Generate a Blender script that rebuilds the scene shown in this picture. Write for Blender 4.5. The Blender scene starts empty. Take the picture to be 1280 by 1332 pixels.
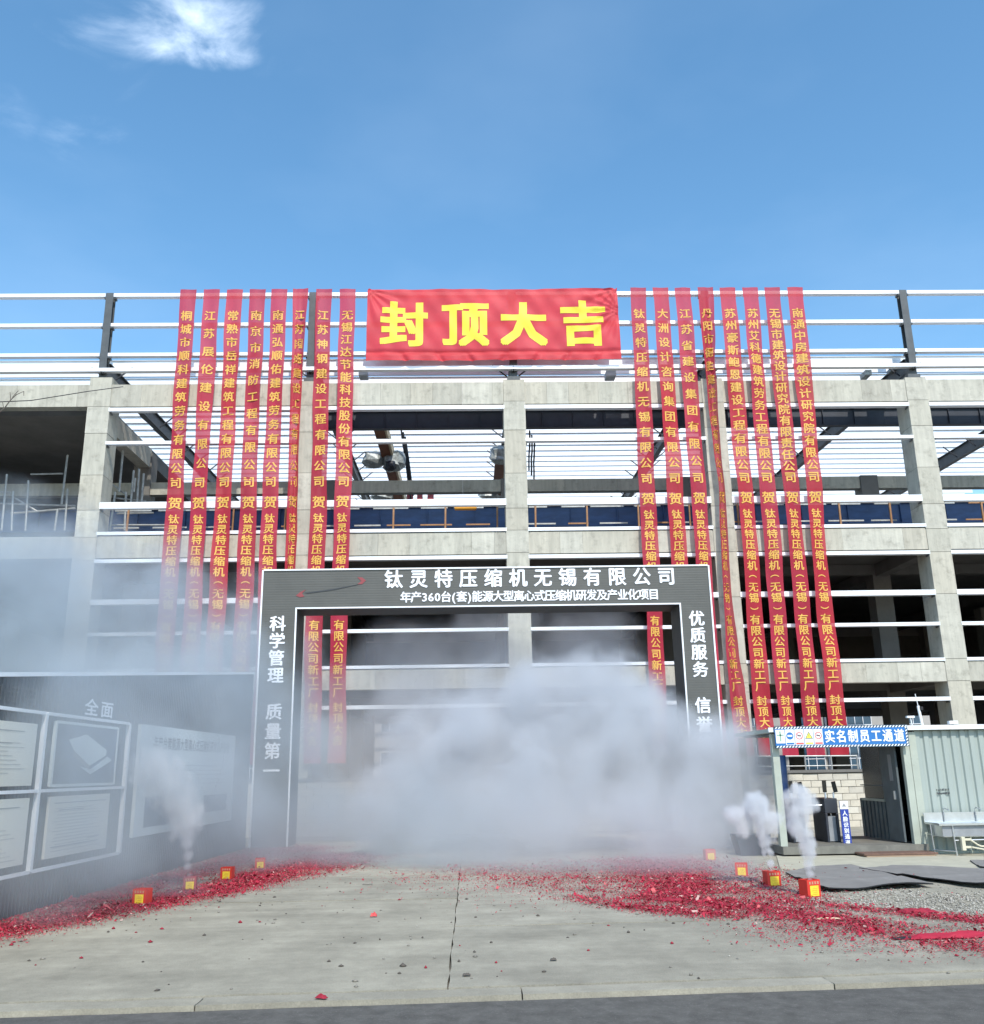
import bpy, bmesh, math, random
import numpy as np
from mathutils import Vector, Matrix
R = math.radians
rnd = random.Random(7)
S = bpy.context.scene
COL = S.collection

# ------------------------------------------------------------------ camera, sky, sun
CH = 1.75
PITCH, YAW, ROLL, FPX = R(15.32), R(1.5), R(-.96), 1230.0
fw = Vector((math.sin(YAW)*math.cos(PITCH), math.cos(YAW)*math.cos(PITCH), math.sin(PITCH)))
r0 = Vector((math.cos(YAW), -math.sin(YAW), 0)); u0 = r0.cross(fw)
rt = math.cos(ROLL)*r0 + math.sin(ROLL)*u0; up = -math.sin(ROLL)*r0 + math.cos(ROLL)*u0
cd = bpy.data.cameras.new('camera'); cam = bpy.data.objects.new('camera', cd); COL.objects.link(cam)
M3 = Matrix((rt, up, -fw)).transposed()
cam.matrix_world = Matrix.Translation((0, 0, CH)) @ M3.to_4x4()
cd.sensor_fit = 'HORIZONTAL'; cd.sensor_width = 36; cd.lens = 36*FPX/1280; cd.clip_end = 3000
S.camera = cam
def ray(x, y): return (x-640)/FPX*rt - (y-666)/FPX*up + fw
def at(x, y, Y):
    d = ray(x, y); return d*(Y/d.y) + Vector((0, 0, CH))
def gnd(x, y, z=0.0):
    d = ray(x, y); return d*((z-CH)/d.z) + Vector((0, 0, CH))

SUN_EL, SUN_AZ = R(47), R(12)            # sun high behind the camera, a little to the right
w = bpy.data.worlds.new('World'); S.world = w; w.use_nodes = True
nt = w.node_tree; nt.nodes.clear()
def N(t, **k):
    n = nt.nodes.new(t)
    for a, b in k.items(): setattr(n, a, b)
    return n
out = N('ShaderNodeOutputWorld'); bg = N('ShaderNodeBackground'); sky = N('ShaderNodeTexSky')
sky.sky_type = 'NISHITA'; sky.sun_disc = False; sky.sun_elevation = SUN_EL; sky.sun_rotation = R(180)-SUN_AZ
sky.altitude = 0; sky.air_density = 1.0; sky.dust_density = .5; sky.ozone_density = 2.0
SKY = .15
bg.inputs['Strength'].default_value = SKY
tc = N('ShaderNodeTexCoord'); sx = N('ShaderNodeSeparateXYZ'); nt.links.new(tc.outputs['Generated'], sx.inputs[0])
def mth(op, a, b=None, clamp=False):
    n = N('ShaderNodeMath', operation=op); n.use_clamp = clamp
    for i, v in enumerate((a, b)):
        if v is None: continue
        if isinstance(v, (int, float)): n.inputs[i].default_value = v
        else: nt.links.new(v, n.inputs[i])
    return n.outputs[0]
zz = mth('MAXIMUM', sx.outputs[2], .03)
px, py = mth('DIVIDE', sx.outputs[0], zz), mth('DIVIDE', sx.outputs[1], zz)
cv = N('ShaderNodeCombineXYZ'); nt.links.new(px, cv.inputs[0]); nt.links.new(py, cv.inputs[1])
nz = N('ShaderNodeTexNoise'); nz.inputs['Scale'].default_value = 6.5; nz.inputs['Detail'].default_value = 7; nz.inputs['Roughness'].default_value = .58; nz.inputs['Distortion'].default_value = .5
nt.links.new(cv.outputs[0], nz.inputs['Vector'])
nb = N('ShaderNodeTexNoise'); nb.inputs['Scale'].default_value = 1.3; nb.inputs['Detail'].default_value = 5; nt.links.new(cv.outputs[0], nb.inputs['Vector'])
def blob(cx, cy, ax, ay, k):           # soft cloud patch on the cloud layer
    a = mth('DIVIDE', mth('SUBTRACT', px, cx), ax); b = mth('DIVIDE', mth('SUBTRACT', py, cy), ay)
    d = mth('ADD', mth('MULTIPLY', a, a), mth('MULTIPLY', b, b))
    return mth('MULTIPLY', mth('MAXIMUM', mth('SUBTRACT', 1.0, d), 0.0), k)
m = blob(-.40, 1.09, .17, .085, .95)
for b_ in ((-.46, 1.08, .10, .07, .75), (-.27, 1.12, .12, .09, .08), (-.355, 1.135, .08, .05, .9), (-.54, 1.16, .13, .10, .15), (-.60, 1.36, .10, .10, .20), (-.187, 1.11, .04, .05, .2), (-.8, 1.25, .16, .12, .16), (-1.2, .9, .5, .2, .6), (.9, .3, .5, .3, .6), (-.6, -1.3, .6, .4, .7), (1.3, -1.0, .6, .4, .6)):
    m = mth('MAXIMUM', m, blob(*b_))
nn = mth('MULTIPLY', mth('SUBTRACT', nz.outputs[0], .5), 2.0)
cl = mth('ADD', mth('MULTIPLY', m, .9), mth('MULTIPLY', nn, mth('MULTIPLY', mth('POWER', mth('MAXIMUM', m, 0.0), .4), 2.1)))
mr = N('ShaderNodeMapRange', interpolation_type='SMOOTHSTEP'); mr.inputs[1].default_value = .05; mr.inputs[2].default_value = 2.0; mr.inputs[4].default_value = .66
nt.links.new(cl, mr.inputs[0])
veil = mth('MULTIPLY', mth('SUBTRACT', nb.outputs[0], .45, True), .16)
fac = mth('ADD', mr.outputs[0], veil, True)
hs = N('ShaderNodeHueSaturation'); hs.inputs['Saturation'].default_value = 1.16; hs.inputs['Hue'].default_value = .489; hs.inputs['Value'].default_value = 1.04
nt.links.new(sky.outputs[0], hs.inputs['Color'])
mx = N('ShaderNodeMix', data_type='RGBA'); nt.links.new(fac, mx.inputs[0]); nt.links.new(hs.outputs[0], mx.inputs[6]); mx.inputs[7].default_value = (7.2, 8.2, 9.4, 1)
nt.links.new(mx.outputs[2], bg.inputs['Color']); nt.links.new(bg.outputs[0], out.inputs[0])

sl = bpy.data.lights.new('sun', 'SUN'); so = bpy.data.objects.new('sun', sl); COL.objects.link(so)
sl.energy = 2.5; sl.angle = R(.53); sl.color = (1, .955, .88)
sd = Vector((math.sin(SUN_AZ)*math.cos(SUN_EL), -math.cos(SUN_AZ)*math.cos(SUN_EL), math.sin(SUN_EL)))
so.rotation_euler = sd.to_track_quat('Z', 'Y').to_euler(); so.location = sd*60
S.view_settings.view_transform = 'Standard'; S.view_settings.look = 'None'; S.view_settings.gamma = 1; S.view_settings.use_curve_mapping = False
S.view_settings.exposure = 0.72
S.render.engine = 'CYCLES'; cy = S.cycles
cy.use_denoising = True; cy.max_bounces = 8; cy.diffuse_bounces = 3; cy.glossy_bounces = 3; cy.transparent_max_bounces = 8
cy.volume_bounces = 3; cy.volume_step_rate = 1.0; cy.volume_max_steps = 256; cy.sample_clamp_indirect = 6

# ------------------------------------------------------------------ materials
def mat(name, col, rough=.8, metal=0, var=.12, vscale=3, bump=0, bscale=40, detail=6, dark=None, stretch=None, trans=0, spots=None, spec=.5, coords='Object', drip=0, sheer=0):
    m = bpy.data.materials.new(name); m.use_nodes = True; t = m.node_tree; n = t.nodes; n.clear()
    o = n.new('ShaderNodeOutputMaterial'); p = n.new('ShaderNodeBsdfPrincipled')
    p.inputs['Roughness'].default_value = rough; p.inputs['Metallic'].default_value = metal; p.inputs['Specular IOR Level'].default_value = spec
    tc = n.new('ShaderNodeTexCoord'); mp = n.new('ShaderNodeMapping'); t.links.new(tc.outputs[coords], mp.inputs[0])
    if stretch: mp.inputs['Scale'].default_value = stretch
    nz = n.new('ShaderNodeTexNoise'); nz.inputs['Scale'].default_value = vscale; nz.inputs['Detail'].default_value = detail; nz.inputs['Roughness'].default_value = .62
    t.links.new(mp.outputs[0], nz.inputs['Vector'])
    mr = n.new('ShaderNodeMapRange'); mr.inputs[1].default_value = .3; mr.inputs[2].default_value = .7; t.links.new(nz.outputs[0], mr.inputs[0])
    mx = n.new('ShaderNodeMix'); mx.data_type = 'RGBA'; t.links.new(mr.outputs[0], mx.inputs[0])
    c = np.array(col); lo = np.clip(c*(1-var), 0, 1) if dark is None else np.array(dark); hi = np.clip(c*(1+var), 0, .95)
    mx.inputs[6].default_value = (*lo, 1); mx.inputs[7].default_value = (*hi, 1)
    cout = mx.outputs[2]
    if spots:                      # (colour, scale, threshold, softness, amount)
        n2 = n.new('ShaderNodeTexNoise'); n2.inputs['Scale'].default_value = spots[1]; n2.inputs['Detail'].default_value = 8; n2.inputs['Roughness'].default_value = .7
        t.links.new(tc.outputs[coords], n2.inputs['Vector'])
        r2 = n.new('ShaderNodeMapRange'); r2.inputs[1].default_value = spots[2]; r2.inputs[2].default_value = spots[2]+spots[3]; r2.inputs[4].default_value = spots[4]; t.links.new(n2.outputs[0], r2.inputs[0])
        m2 = n.new('ShaderNodeMix'); m2.data_type = 'RGBA'; t.links.new(r2.outputs[0], m2.inputs[0]); t.links.new(cout, m2.inputs[6]); m2.inputs[7].default_value = (*spots[0], 1); cout = m2.outputs[2]
    if drip:
        ge = n.new('ShaderNodeNewGeometry'); m4 = n.new('ShaderNodeMapping'); m4.inputs['Scale'].default_value = (5.5, 5.5, .55); t.links.new(ge.outputs['Position'], m4.inputs[0])
        n4 = n.new('ShaderNodeTexNoise'); n4.inputs['Scale'].default_value = 1.0; n4.inputs['Detail'].default_value = 6; n4.inputs['Roughness'].default_value = .65; t.links.new(m4.outputs[0], n4.inputs['Vector'])
        r4 = n.new('ShaderNodeMapRange'); r4.inputs[1].default_value = .32; r4.inputs[2].default_value = .62; r4.inputs[3].default_value = 1-drip; r4.inputs[4].default_value = 1.05; t.links.new(n4.outputs[0], r4.inputs[0])
        v4 = n.new('ShaderNodeVectorMath'); v4.operation = 'SCALE'; t.links.new(cout, v4.inputs[0]); t.links.new(r4.outputs[0], v4.inputs['Scale']); cout = v4.outputs[0]
    t.links.new(cout, p.inputs['Base Color'])
    if bump:
        n3 = n.new('ShaderNodeTexNoise'); n3.inputs['Scale'].default_value = bscale; n3.inputs['Detail'].default_value = 4; t.links.new(mp.outputs[0], n3.inputs['Vector'])
        b = n.new('ShaderNodeBump'); b.inputs['Strength'].default_value = bump; b.inputs['Distance'].default_value = .02; t.links.new(n3.outputs[0], b.inputs['Height']); t.links.new(b.outputs[0], p.inputs['Normal'])
    if trans:
        tr = n.new('ShaderNodeBsdfTranslucent'); t.links.new(cout, tr.inputs[0]); ms = n.new('ShaderNodeMixShader'); ms.inputs[0].default_value = trans
        t.links.new(p.outputs[0], ms.inputs[1]); t.links.new(tr.outputs[0], ms.inputs[2]); last = ms.outputs[0]
        if sheer:
            tp = n.new('ShaderNodeBsdfTransparent'); m5 = n.new('ShaderNodeMixShader'); m5.inputs[0].default_value = sheer; t.links.new(last, m5.inputs[1]); t.links.new(tp.outputs[0], m5.inputs[2]); last = m5.outputs[0]
        t.links.new(last, o.inputs[0])
    else: t.links.new(p.outputs[0], o.inputs[0])
    return m
MT = {}
CONC = [mat('concrete_%d' % i, c, .9, var=.13, vscale=1.1, bump=.35, bscale=9, spots=((.16, .15, .12), 2.4, .52, .22, .55), stretch=s, drip=.15) for i, (c, s) in enumerate((((.47, .45, .375), (1, 1, .45)), ((.505, .485, .41), (.5, 1, 1)), ((.42, .40, .335), (1, 1, .6)), ((.475, .445, .365), (.7, 1, .35))))]
MT['conc_in'] = mat('concrete_inside', (.17, .16, .145), .9, var=.2, vscale=.8)  # concrete coloured darker to deepen the shade inside the bays; also on the coping
MT['joint'] = mat('joint', (.16, .15, .13), .9)
MT['galv'] = mat('galvanised', (.86, .87, .88), .42, metal=.25, var=.06, vscale=2, stretch=(.3, 1, 1), spots=((.55, .55, .55), 3, .62, .08, .4))
MT['galv_d'] = mat('galvanised_dull', (.30, .31, .32), .6, metal=.4, var=.15)
MT['steel'] = mat('primed_steel', (.075, .085, .09), .55, var=.25, vscale=2, spots=((.18, .17, .16), 6, .66, .1, .5))
MT['steelblk'] = mat('dark_steel', (.028, .032, .042), .5, var=.2)
MT['rust'] = mat('rust_primer', (.20, .075, .035), .7, var=.3, vscale=3)
MT['cream'] = mat('cream_paint', (.62, .50, .32), .6)
MT['blue'] = mat('blue_paint', (.025, .065, .17), .55, var=.25, vscale=1.4, stretch=(1, 1, 3), spots=((.2, .24, .3), 3, .66, .1, .5))
MT['orange'] = mat('orange_paint', (.34, .17, .07), .6, var=.25, spots=((.3, .3, .28), 5, .55, .1, .7))
MT['amber'] = mat('amber_paint', (.78, .34, .03), .55)
MT['film'] = mat('plastic_wrap', (.33, .36, .35), .35, var=.5, vscale=7, bump=.8, bscale=6)
MT['paper'] = mat('pale_sheet', (.58, .63, .64), .7, var=.3, vscale=1.5)
MT['pole'] = mat('scaffold_tube', (.40, .40, .38), .5, metal=.5, var=.3)
def cloth(name, c): return mat(name, c, .55, var=.20, vscale=.8, trans=.20, sheer=.11, stretch=(1, 1, .35), bump=.15, bscale=5, spec=.3)
CLOTH = [cloth('red_cloth', (.48, .032, .065)), cloth('red_cloth_b', (.45, .028, .055)), cloth('red_cloth_c', (.50, .03, .05))]
MT['bigcloth'] = mat('red_cloth_big', (.64, .048, .06), .55, var=.12, vscale=.8, trans=.2, sheer=.03, bump=.15, bscale=5, spec=.3)
MT['gold'] = mat('gold_print', (.80, .46, .09), .6, var=.05, trans=.1)
MT['yellow'] = mat('yellow_print', (.80, .68, .05), .6, var=.03, trans=.05)
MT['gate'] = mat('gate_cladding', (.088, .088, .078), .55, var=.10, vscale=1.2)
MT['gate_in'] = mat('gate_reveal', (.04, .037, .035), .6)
MT['white'] = mat('white_paint', (.80, .81, .82), .5, var=.03)
MT['letter'] = mat('white_letters', (.86, .87, .90), .45, var=.02)
MT['emblem'] = mat('dull_red_paint', (.25, .05, .055), .6)
MT['red'] = mat('red_plastic', (.62, .05, .05), .5)
MT['hoard'] = mat('hoarding_sheet', (.045, .055, .065), .55, var=.15, vscale=.8)
MT['poster'] = mat('cream_poster', (.66, .64, .56), .6, var=.05, vscale=1.2)
MT['board'] = mat('white_board', (.62, .66, .64), .55, var=.05)
MT['posterb'] = mat('poster_photo', (.10, .13, .17), .5, var=.5, vscale=2.0)
MT['greyprint'] = mat('grey_print', (.28, .28, .28), .7)
MT['faint'] = mat('faint_grey_print', (.47, .46, .42), .7)
MT['darkprint'] = mat('dark_print', (.05, .055, .06), .7)
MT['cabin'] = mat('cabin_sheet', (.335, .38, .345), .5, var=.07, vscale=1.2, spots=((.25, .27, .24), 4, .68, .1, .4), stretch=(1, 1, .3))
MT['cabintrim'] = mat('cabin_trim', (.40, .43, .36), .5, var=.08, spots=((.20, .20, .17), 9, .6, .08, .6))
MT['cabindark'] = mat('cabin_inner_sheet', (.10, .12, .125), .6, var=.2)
MT['black'] = mat('black', (.012, .012, .014), .6)
MT['glassdark'] = mat('dark_glass', (.02, .025, .025), .15)
MT['deck'] = mat('deck_sheet', (.17, .165, .14), .8, var=.25, vscale=3, spots=((.3, .28, .24), 5, .6, .1, .5))
MT['ply'] = mat('brown_ply', (.15, .085, .06), .75, var=.3, vscale=4)
MT['plyedge'] = mat('ply_edge', (.30, .21, .14), .8)
MT['signblue'] = mat('sign_blue', (.02, .16, .45), .45, var=.05)
MT['navy'] = mat('sign_navy', (.02, .05, .30), .45)
MT['steelsink'] = mat('stainless', (.62, .64, .65), .28, metal=.85, var=.1, vscale=5)
MT['hose'] = mat('cream_hose', (.60, .56, .42), .6)
MT['fireb'] = mat('red_carton', (.62, .035, .02), .55, var=.08)
MT['fireb2'] = mat('dull_red_carton', (.36, .05, .06), .6, var=.15)
MT['boxy'] = mat('yellow_label', (.85, .62, .04), .6, var=.12, vscale=30)
MT['mat'] = mat('rubber_mat', (.21, .195, .175), .9, var=.14, vscale=2, spots=((.32, .30, .27), 3, .55, .15, .6))
MT['stone'] = [mat('stone_a', (.34, .31, .25), .95, var=.2), mat('stone_b', (.23, .21, .175), .95, var=.2), mat('stone_c', (.45, .42, .36), .95, var=.2)]
MT['flake'] = [mat('red_paper_a', (.42, .014, .04), .7, var=.15, trans=.1), mat('red_paper_b', (.30, .012, .03), .75, var=.2), mat('red_paper_c', (.52, .10, .10), .7, var=.2), mat('pale_paper', (.5, .33, .28), .8, var=.2)]
MT['block'] = [mat('block_%d' % i, c, .92, var=.10, vscale=5, bump=.3, bscale=14, spots=((.28, .24, .17), 2.0, .62, .1, .5)) for i, c in enumerate(((.58, .53, .43), (.52, .48, .40), (.62, .58, .49)))]
MT['mortar'] = mat('mortar', (.30, .28, .24), .95)
MT['farwall'] = mat('far_wall', (.42, .40, .37), .9, var=.12, vscale=.7)
MT['fargl'] = mat('far_glass', (.04, .09, .14), .25, var=.4, vscale=.5)
MT['bark'] = mat('bark', (.10, .085, .07), .9)

# ------------------------------------------------------------------ mesh helpers
class MB:
    def __init__(s): s.v = []; s.f = []; s.m = []
    def add(s, vs, fs, mi=0):
        b = len(s.v); s.v.extend([tuple(v) for v in vs]); s.f.extend([tuple(i+b for i in f) for f in fs]); s.m.extend([mi]*len(fs)); return s
    def box(s, x0, x1, y0, y1, z0, z1, mi=0):
        if x0 > x1: x0, x1 = x1, x0
        if y0 > y1: y0, y1 = y1, y0
        vs = [(x, y, z) for x in (x0, x1) for y in (y0, y1) for z in (z0, z1)]
        return s.add(vs, [(0, 1, 3, 2), (4, 6, 7, 5), (0, 4, 5, 1), (2, 3, 7, 6), (0, 2, 6, 4), (1, 5, 7, 3)], mi)
    def bar(s, a, b, wx, wz=None, mi=0, upv=(0, 0, 1)):       # rectangular bar between two points
        a, b = Vector(a), Vector(b); wz = wz or wx; d = (b-a).normalized(); u = Vector(upv)
        if abs(d.dot(u)) > .98: u = Vector((0, 1, 0))
        x = d.cross(u).normalized()*wx/2; z = x.normalized().cross(d)*wz/2
        vs = [p+sx*x+sz*z for p in (a, b) for sx, sz in ((-1, -1), (1, -1), (1, 1), (-1, 1))]
        return s.add(vs, [(3, 2, 1, 0), (4, 5, 6, 7), (0, 1, 5, 4), (1, 2, 6, 5), (2, 3, 7, 6), (3, 0, 4, 7)], mi)
    def tube(s, pts, r, n=8, mi=0, cap=True):
        pts = [Vector(p) for p in pts]; rr = r if isinstance(r, (list, tuple)) else [r]*len(pts); base = len(s.v); k = len(pts)
        for i, p in enumerate(pts):
            d = (pts[min(i+1, k-1)]-pts[max(i-1, 0)]).normalized(); u = Vector((0, 0, 1)) if abs(d.z) < .9 else Vector((1, 0, 0))
            a = d.cross(u).normalized(); b = a.cross(d)
            for j in range(n):
                t = 2*math.pi*j/n; s.v.append(tuple(p+(a*math.cos(t)+b*math.sin(t))*rr[i]))
        for i in range(k-1):
            for j in range(n):
                s.f.append((base+i*n+j, base+i*n+(j+1) % n, base+(i+1)*n+(j+1) % n, base+(i+1)*n+j)); s.m.append(mi)
        if cap:
            s.f.append(tuple(base+j for j in range(n))[::-1]); s.m.append(mi); s.f.append(tuple(base+(k-1)*n+j for j in range(n))); s.m.append(mi)
        return s
    def prism(s, poly, z0, z1, mi=0):
        n = len(poly); vs = [(x, y, z0) for x, y in poly]+[(x, y, z1) for x, y in poly]
        return s.add(vs, [tuple(range(n))[::-1], tuple(range(n, 2*n))]+[(i, (i+1) % n, n+(i+1) % n, n+i) for i in range(n)], mi)
    def build(s, name, mats, parent=None, loc=(0, 0, 0), smooth=False, bevel=0):
        me = bpy.data.meshes.new(name); L = Vector(loc)
        vs = [tuple(Vector(v)-L) for v in s.v] if L.length else s.v
        me.from_pydata(vs, [], s.f)
        for m_ in (mats if isinstance(mats, (list, tuple)) else [mats]): me.materials.append(m_)
        me.polygons.foreach_set('material_index', s.m)
        if smooth: me.polygons.foreach_set('use_smooth', [True]*len(s.f))
        me.update()
        o = bpy.data.objects.new(name, me); COL.objects.link(o); o.location = L
        if parent is not None:
            o.parent = parent; o.location = L-Vector(parent.get('_loc', (0, 0, 0)))
        if bevel:
            b = o.modifiers.new('bevel', 'BEVEL'); b.width = bevel; b.segments = 2; b.limit_method = 'ANGLE'
        return o
def tag(o, label=None, cat=None, group=None, kind=None):
    for k, v in (('label', label), ('category', cat), ('group', group), ('kind', kind)):
        if v: o[k] = v
    return o
def empty(name, loc=(0, 0, 0), label=None, cat=None, group=None, kind=None):
    o = bpy.data.objects.new(name, None); COL.objects.link(o); o.location = loc; o['_loc'] = tuple(loc); o.empty_display_size = .2
    return tag(o, label, cat, group, kind)
def box(name, m, parent, x0, x1, y0, y1, z0, z1, bevel=0):
    c = ((x0+x1)/2, (y0+y1)/2, (z0+z1)/2)
    return MB().box(x0, x1, y0, y1, z0, z1).build(name, m, parent, c, bevel=bevel)

# glyphs: characters as flat outlines
GL = {}
def load_glyphs(chars, bold=.014):
    obs = []
    for ch in sorted(set(chars)):
        if (ch, bold) in GL or ch == ' ': continue
        c = bpy.data.curves.new('glyph', 'FONT'); c.body = ch; c.size = 1; c.resolution_u = 2; c.offset = 0
        o = bpy.data.objects.new('glyph', c); COL.objects.link(o); obs.append((ch, o, c))
    dg = bpy.context.evaluated_depsgraph_get()
    for ch, o, c in obs:
        e = o.evaluated_get(dg); me = e.to_mesh()
        GL[(ch, bold)] = ([(v.co.x, v.co.y) for v in me.vertices], [tuple(p.vertices) for p in me.polygons]); e.to_mesh_clear()
    for ch, o, c in obs: bpy.data.objects.remove(o); bpy.data.curves.remove(c)
def glyph(mb, ch, fn, w, h, mi=0, bold=.014, full=True):
    """fn maps (u,v) metres centred on the character to a 3D point"""
    if ch == ' ' or (ch, bold) not in GL: return
    vs, fs = GL[(ch, bold)]
    if not vs: return
    cx = .49 if full else (min(v[0] for v in vs)+max(v[0] for v in vs))/2
    cyy = .38 if full else .36
    for k, (sx_, sy_) in enumerate(((0, 0), (bold, 0), (-bold, 0), (0, bold*.7), (0, -bold*.7), (bold, bold*.7), (-bold, bold*.7), (bold, -bold*.7), (-bold, -bold*.7))[:9 if bold > .04 else 5]):
        if k and not bold: break
        mb.add([fn((x+sx_-cx)*w, (y+sy_-cyy)*h, k*.0006) for x, y in vs], fs, mi)

# ------------------------------------------------------------------ ground
g = MB().box(-900, 900, -300, 1600, -.6, -.14).build('ground', mat('yard_soil', (.20, .18, .15), .95, var=.25, vscale=.6, bump=.5, bscale=4), None); tag(g, kind='structure')
edge = lambda x: 8.345+.048*x
asph = mat('asphalt', (.135, .128, .115), .95, spec=.12, var=.20, vscale=7, bump=.7, bscale=160, detail=3, spots=((.25, .24, .22), 45, .55, .12, .5))
road = MB().prism([(-60, -14), (60, -14), (60, edge(60)-.01), (-60, edge(-60)-.01)], -.139, -.03).build('road', asph); tag(road, kind='structure')
def concrete_mat(name, col):
    m_ = mat(name, col, .92, spec=.15, var=.20, vscale=1.1, bump=.22, bscale=45, detail=9, spots=((.15, .14, .12), 2.2, .60, .22, .30), coords='Generated' if 0 else 'Object', stretch=(1, .7, 1))
    t = m_.node_tree; n = t.nodes; p = [x for x in n if x.type == 'BSDF_PRINCIPLED'][0]
    base = p.inputs['Base Color'].links[0].from_socket
    ge = n.new('ShaderNodeNewGeometry'); mp = n.new('ShaderNodeMapping'); mp.inputs['Rotation'].default_value = (0, 0, R(-62)); mp.inputs['Scale'].default_value = (.35, 2.4, 1)
    t.links.new(ge.outputs['Position'], mp.inputs[0]); nz = n.new('ShaderNodeTexNoise'); nz.inputs['Scale'].default_value = .9; nz.inputs['Detail'].default_value = 7; t.links.new(mp.outputs[0], nz.inputs['Vector'])
    mr = n.new('ShaderNodeMapRange'); mr.inputs[1].default_value = .35; mr.inputs[2].default_value = .65; mr.inputs[3].default_value = .88; mr.inputs[4].default_value = 1.07; t.links.new(nz.outputs[0], mr.inputs[0])
    n2 = n.new('ShaderNodeTexNoise'); n2.inputs['Scale'].default_value = 70; n2.inputs['Detail'].default_value = 5; t.links.new(ge.outputs['Position'], n2.inputs['Vector'])
    m2 = n.new('ShaderNodeMapRange'); m2.inputs[1].default_value = .3; m2.inputs[2].default_value = .7; m2.inputs[3].default_value = .88; m2.inputs[4].default_value = 1.1; t.links.new(n2.outputs[0], m2.inputs[0])
    mu = n.new('ShaderNodeMath'); mu.operation = 'MULTIPLY'; t.links.new(mr.outputs[0], mu.inputs[0]); t.links.new(m2.outputs[0], mu.inputs[1])
    n6 = n.new('ShaderNodeTexNoise'); n6.inputs['Scale'].default_value = 7; n6.inputs['Detail'].default_value = 9; n6.inputs['Roughness'].default_value = .7; t.links.new(ge.outputs['Position'], n6.inputs['Vector'])
    m6 = n.new('ShaderNodeMapRange'); m6.inputs[1].default_value = .32; m6.inputs[2].default_value = .62; m6.inputs[3].default_value = .90; m6.inputs[4].default_value = 1.05; t.links.new(n6.outputs[0], m6.inputs[0])
    wv = n.new('ShaderNodeTexWave'); wv.wave_type = 'RINGS'; wv.inputs['Scale'].default_value = .16; wv.inputs['Distortion'].default_value = 2.2; wv.inputs['Detail'].default_value = 4; wv.inputs['Detail Scale'].default_value = 1.4
    mw = n.new('ShaderNodeMapping'); mw.inputs['Location'].default_value = (9, -30, 0); t.links.new(ge.outputs['Position'], mw.inputs[0]); t.links.new(mw.outputs[0], wv.inputs['Vector'])
    r7 = n.new('ShaderNodeMapRange'); r7.inputs[1].default_value = .70; r7.inputs[2].default_value = 1.0; r7.inputs[3].default_value = 1.0; r7.inputs[4].default_value = .95; t.links.new(wv.outputs['Fac'], r7.inputs[0])
    mu2 = n.new('ShaderNodeMath'); mu2.operation = 'MULTIPLY'; t.links.new(m6.outputs[0], mu2.inputs[0]); t.links.new(r7.outputs[0], mu2.inputs[1])
    mu3 = n.new('ShaderNodeMath'); mu3.operation = 'MULTIPLY'; t.links.new(mu.outputs[0], mu3.inputs[0]); t.links.new(mu2.outputs[0], mu3.inputs[1]); mu = mu3
    vm = n.new('ShaderNodeVectorMath'); vm.operation = 'SCALE'; t.links.new(base, vm.inputs[0]); t.links.new(mu.outputs[0], vm.inputs['Scale']); t.links.new(vm.outputs[0], p.inputs['Base Color'])
    return m_
CG = [concrete_mat('yard_concrete_a', (.335, .308, .24)), concrete_mat('yard_concrete_b', (.32, .295, .232)), concrete_mat('yard_concrete_c', (.35, .322, .254))]
yard = MB().prism([(-40, edge(-40)+.01), (40, edge(40)+.01), (40, 75), (-40, 75)], -.139, -.045).build('forecourt', MT['joint']); tag(yard, kind='structure')
def wob(p, q, amp=.008):
    n = max(2, int((Vector(q)-Vector(p)).length/.28)); out_ = []
    for i in range(n):
        t = i/n; x = p[0]+(q[0]-p[0])*t; y = p[1]+(q[1]-p[1])*t
        a = amp*math.sin(x*3.1+y*2.3)*.6+rnd.uniform(-amp, amp)
        if i == 0: a = 0
        if abs(q[0]-p[0]) > abs(q[1]-p[1]): y += a
        else: x += a
        out_.append((x, y))
    return out_
JX = [-26, -19.6, -13.1, -6.7, -.21, 6.3, 12.8, 19.3, 26]
def jy(i, k):   # slab rows; each column of slabs has its own joint lines
    off = [0, .3, -.2, .25, .0, .0, .25, -.2, .1, 0][i]
    return [None, 12.0+off+(2.3 if i in (3, 2) else 0), 17.6+off, 23.0+off, 29.5+off, 36.0+off][k]
def slab(x0, x1, ya0, ya1, yb0, yb1, mi):
    gp = .006; gy = .035
    poly = wob((x0+gp, ya0+gy), (x1-gp, ya1+gy), .016)+wob((x1-gp, ya1+gy), (x1-gp, yb1-gy))+wob((x1-gp, yb1-gy), (x0+gp, yb0-gy), .016)+wob((x0+gp, yb0-gy), (x0+gp, ya0+gy))
    c = ((x0+x1)/2, (ya0+yb0)/2, 0)
    MB().prism(poly, -.044, 0).build('concrete_slab', CG[mi % 3], yard, c)
for i in range(len(JX)-1):
    x0, x1 = JX[i], JX[i+1]
    slab(x0, x1, edge(x0)+.36, edge(x1)+.36, jy(i, 1), jy(i, 1)-.02, i)
    for k in range(1, 5): slab(x0, x1, jy(i, k), jy(i, k), jy(i, k+1), jy(i, k+1), i+k)
for i in range(20):           # edging strip beside the road, in short lengths
    x0 = -26+i*2.6+.4; x1 = x0+2.6
    slab(x0, x1, edge(x0)+.02, edge(x1)+.02, edge(x0)+.36, edge(x1)+.36, i+1)

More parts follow.
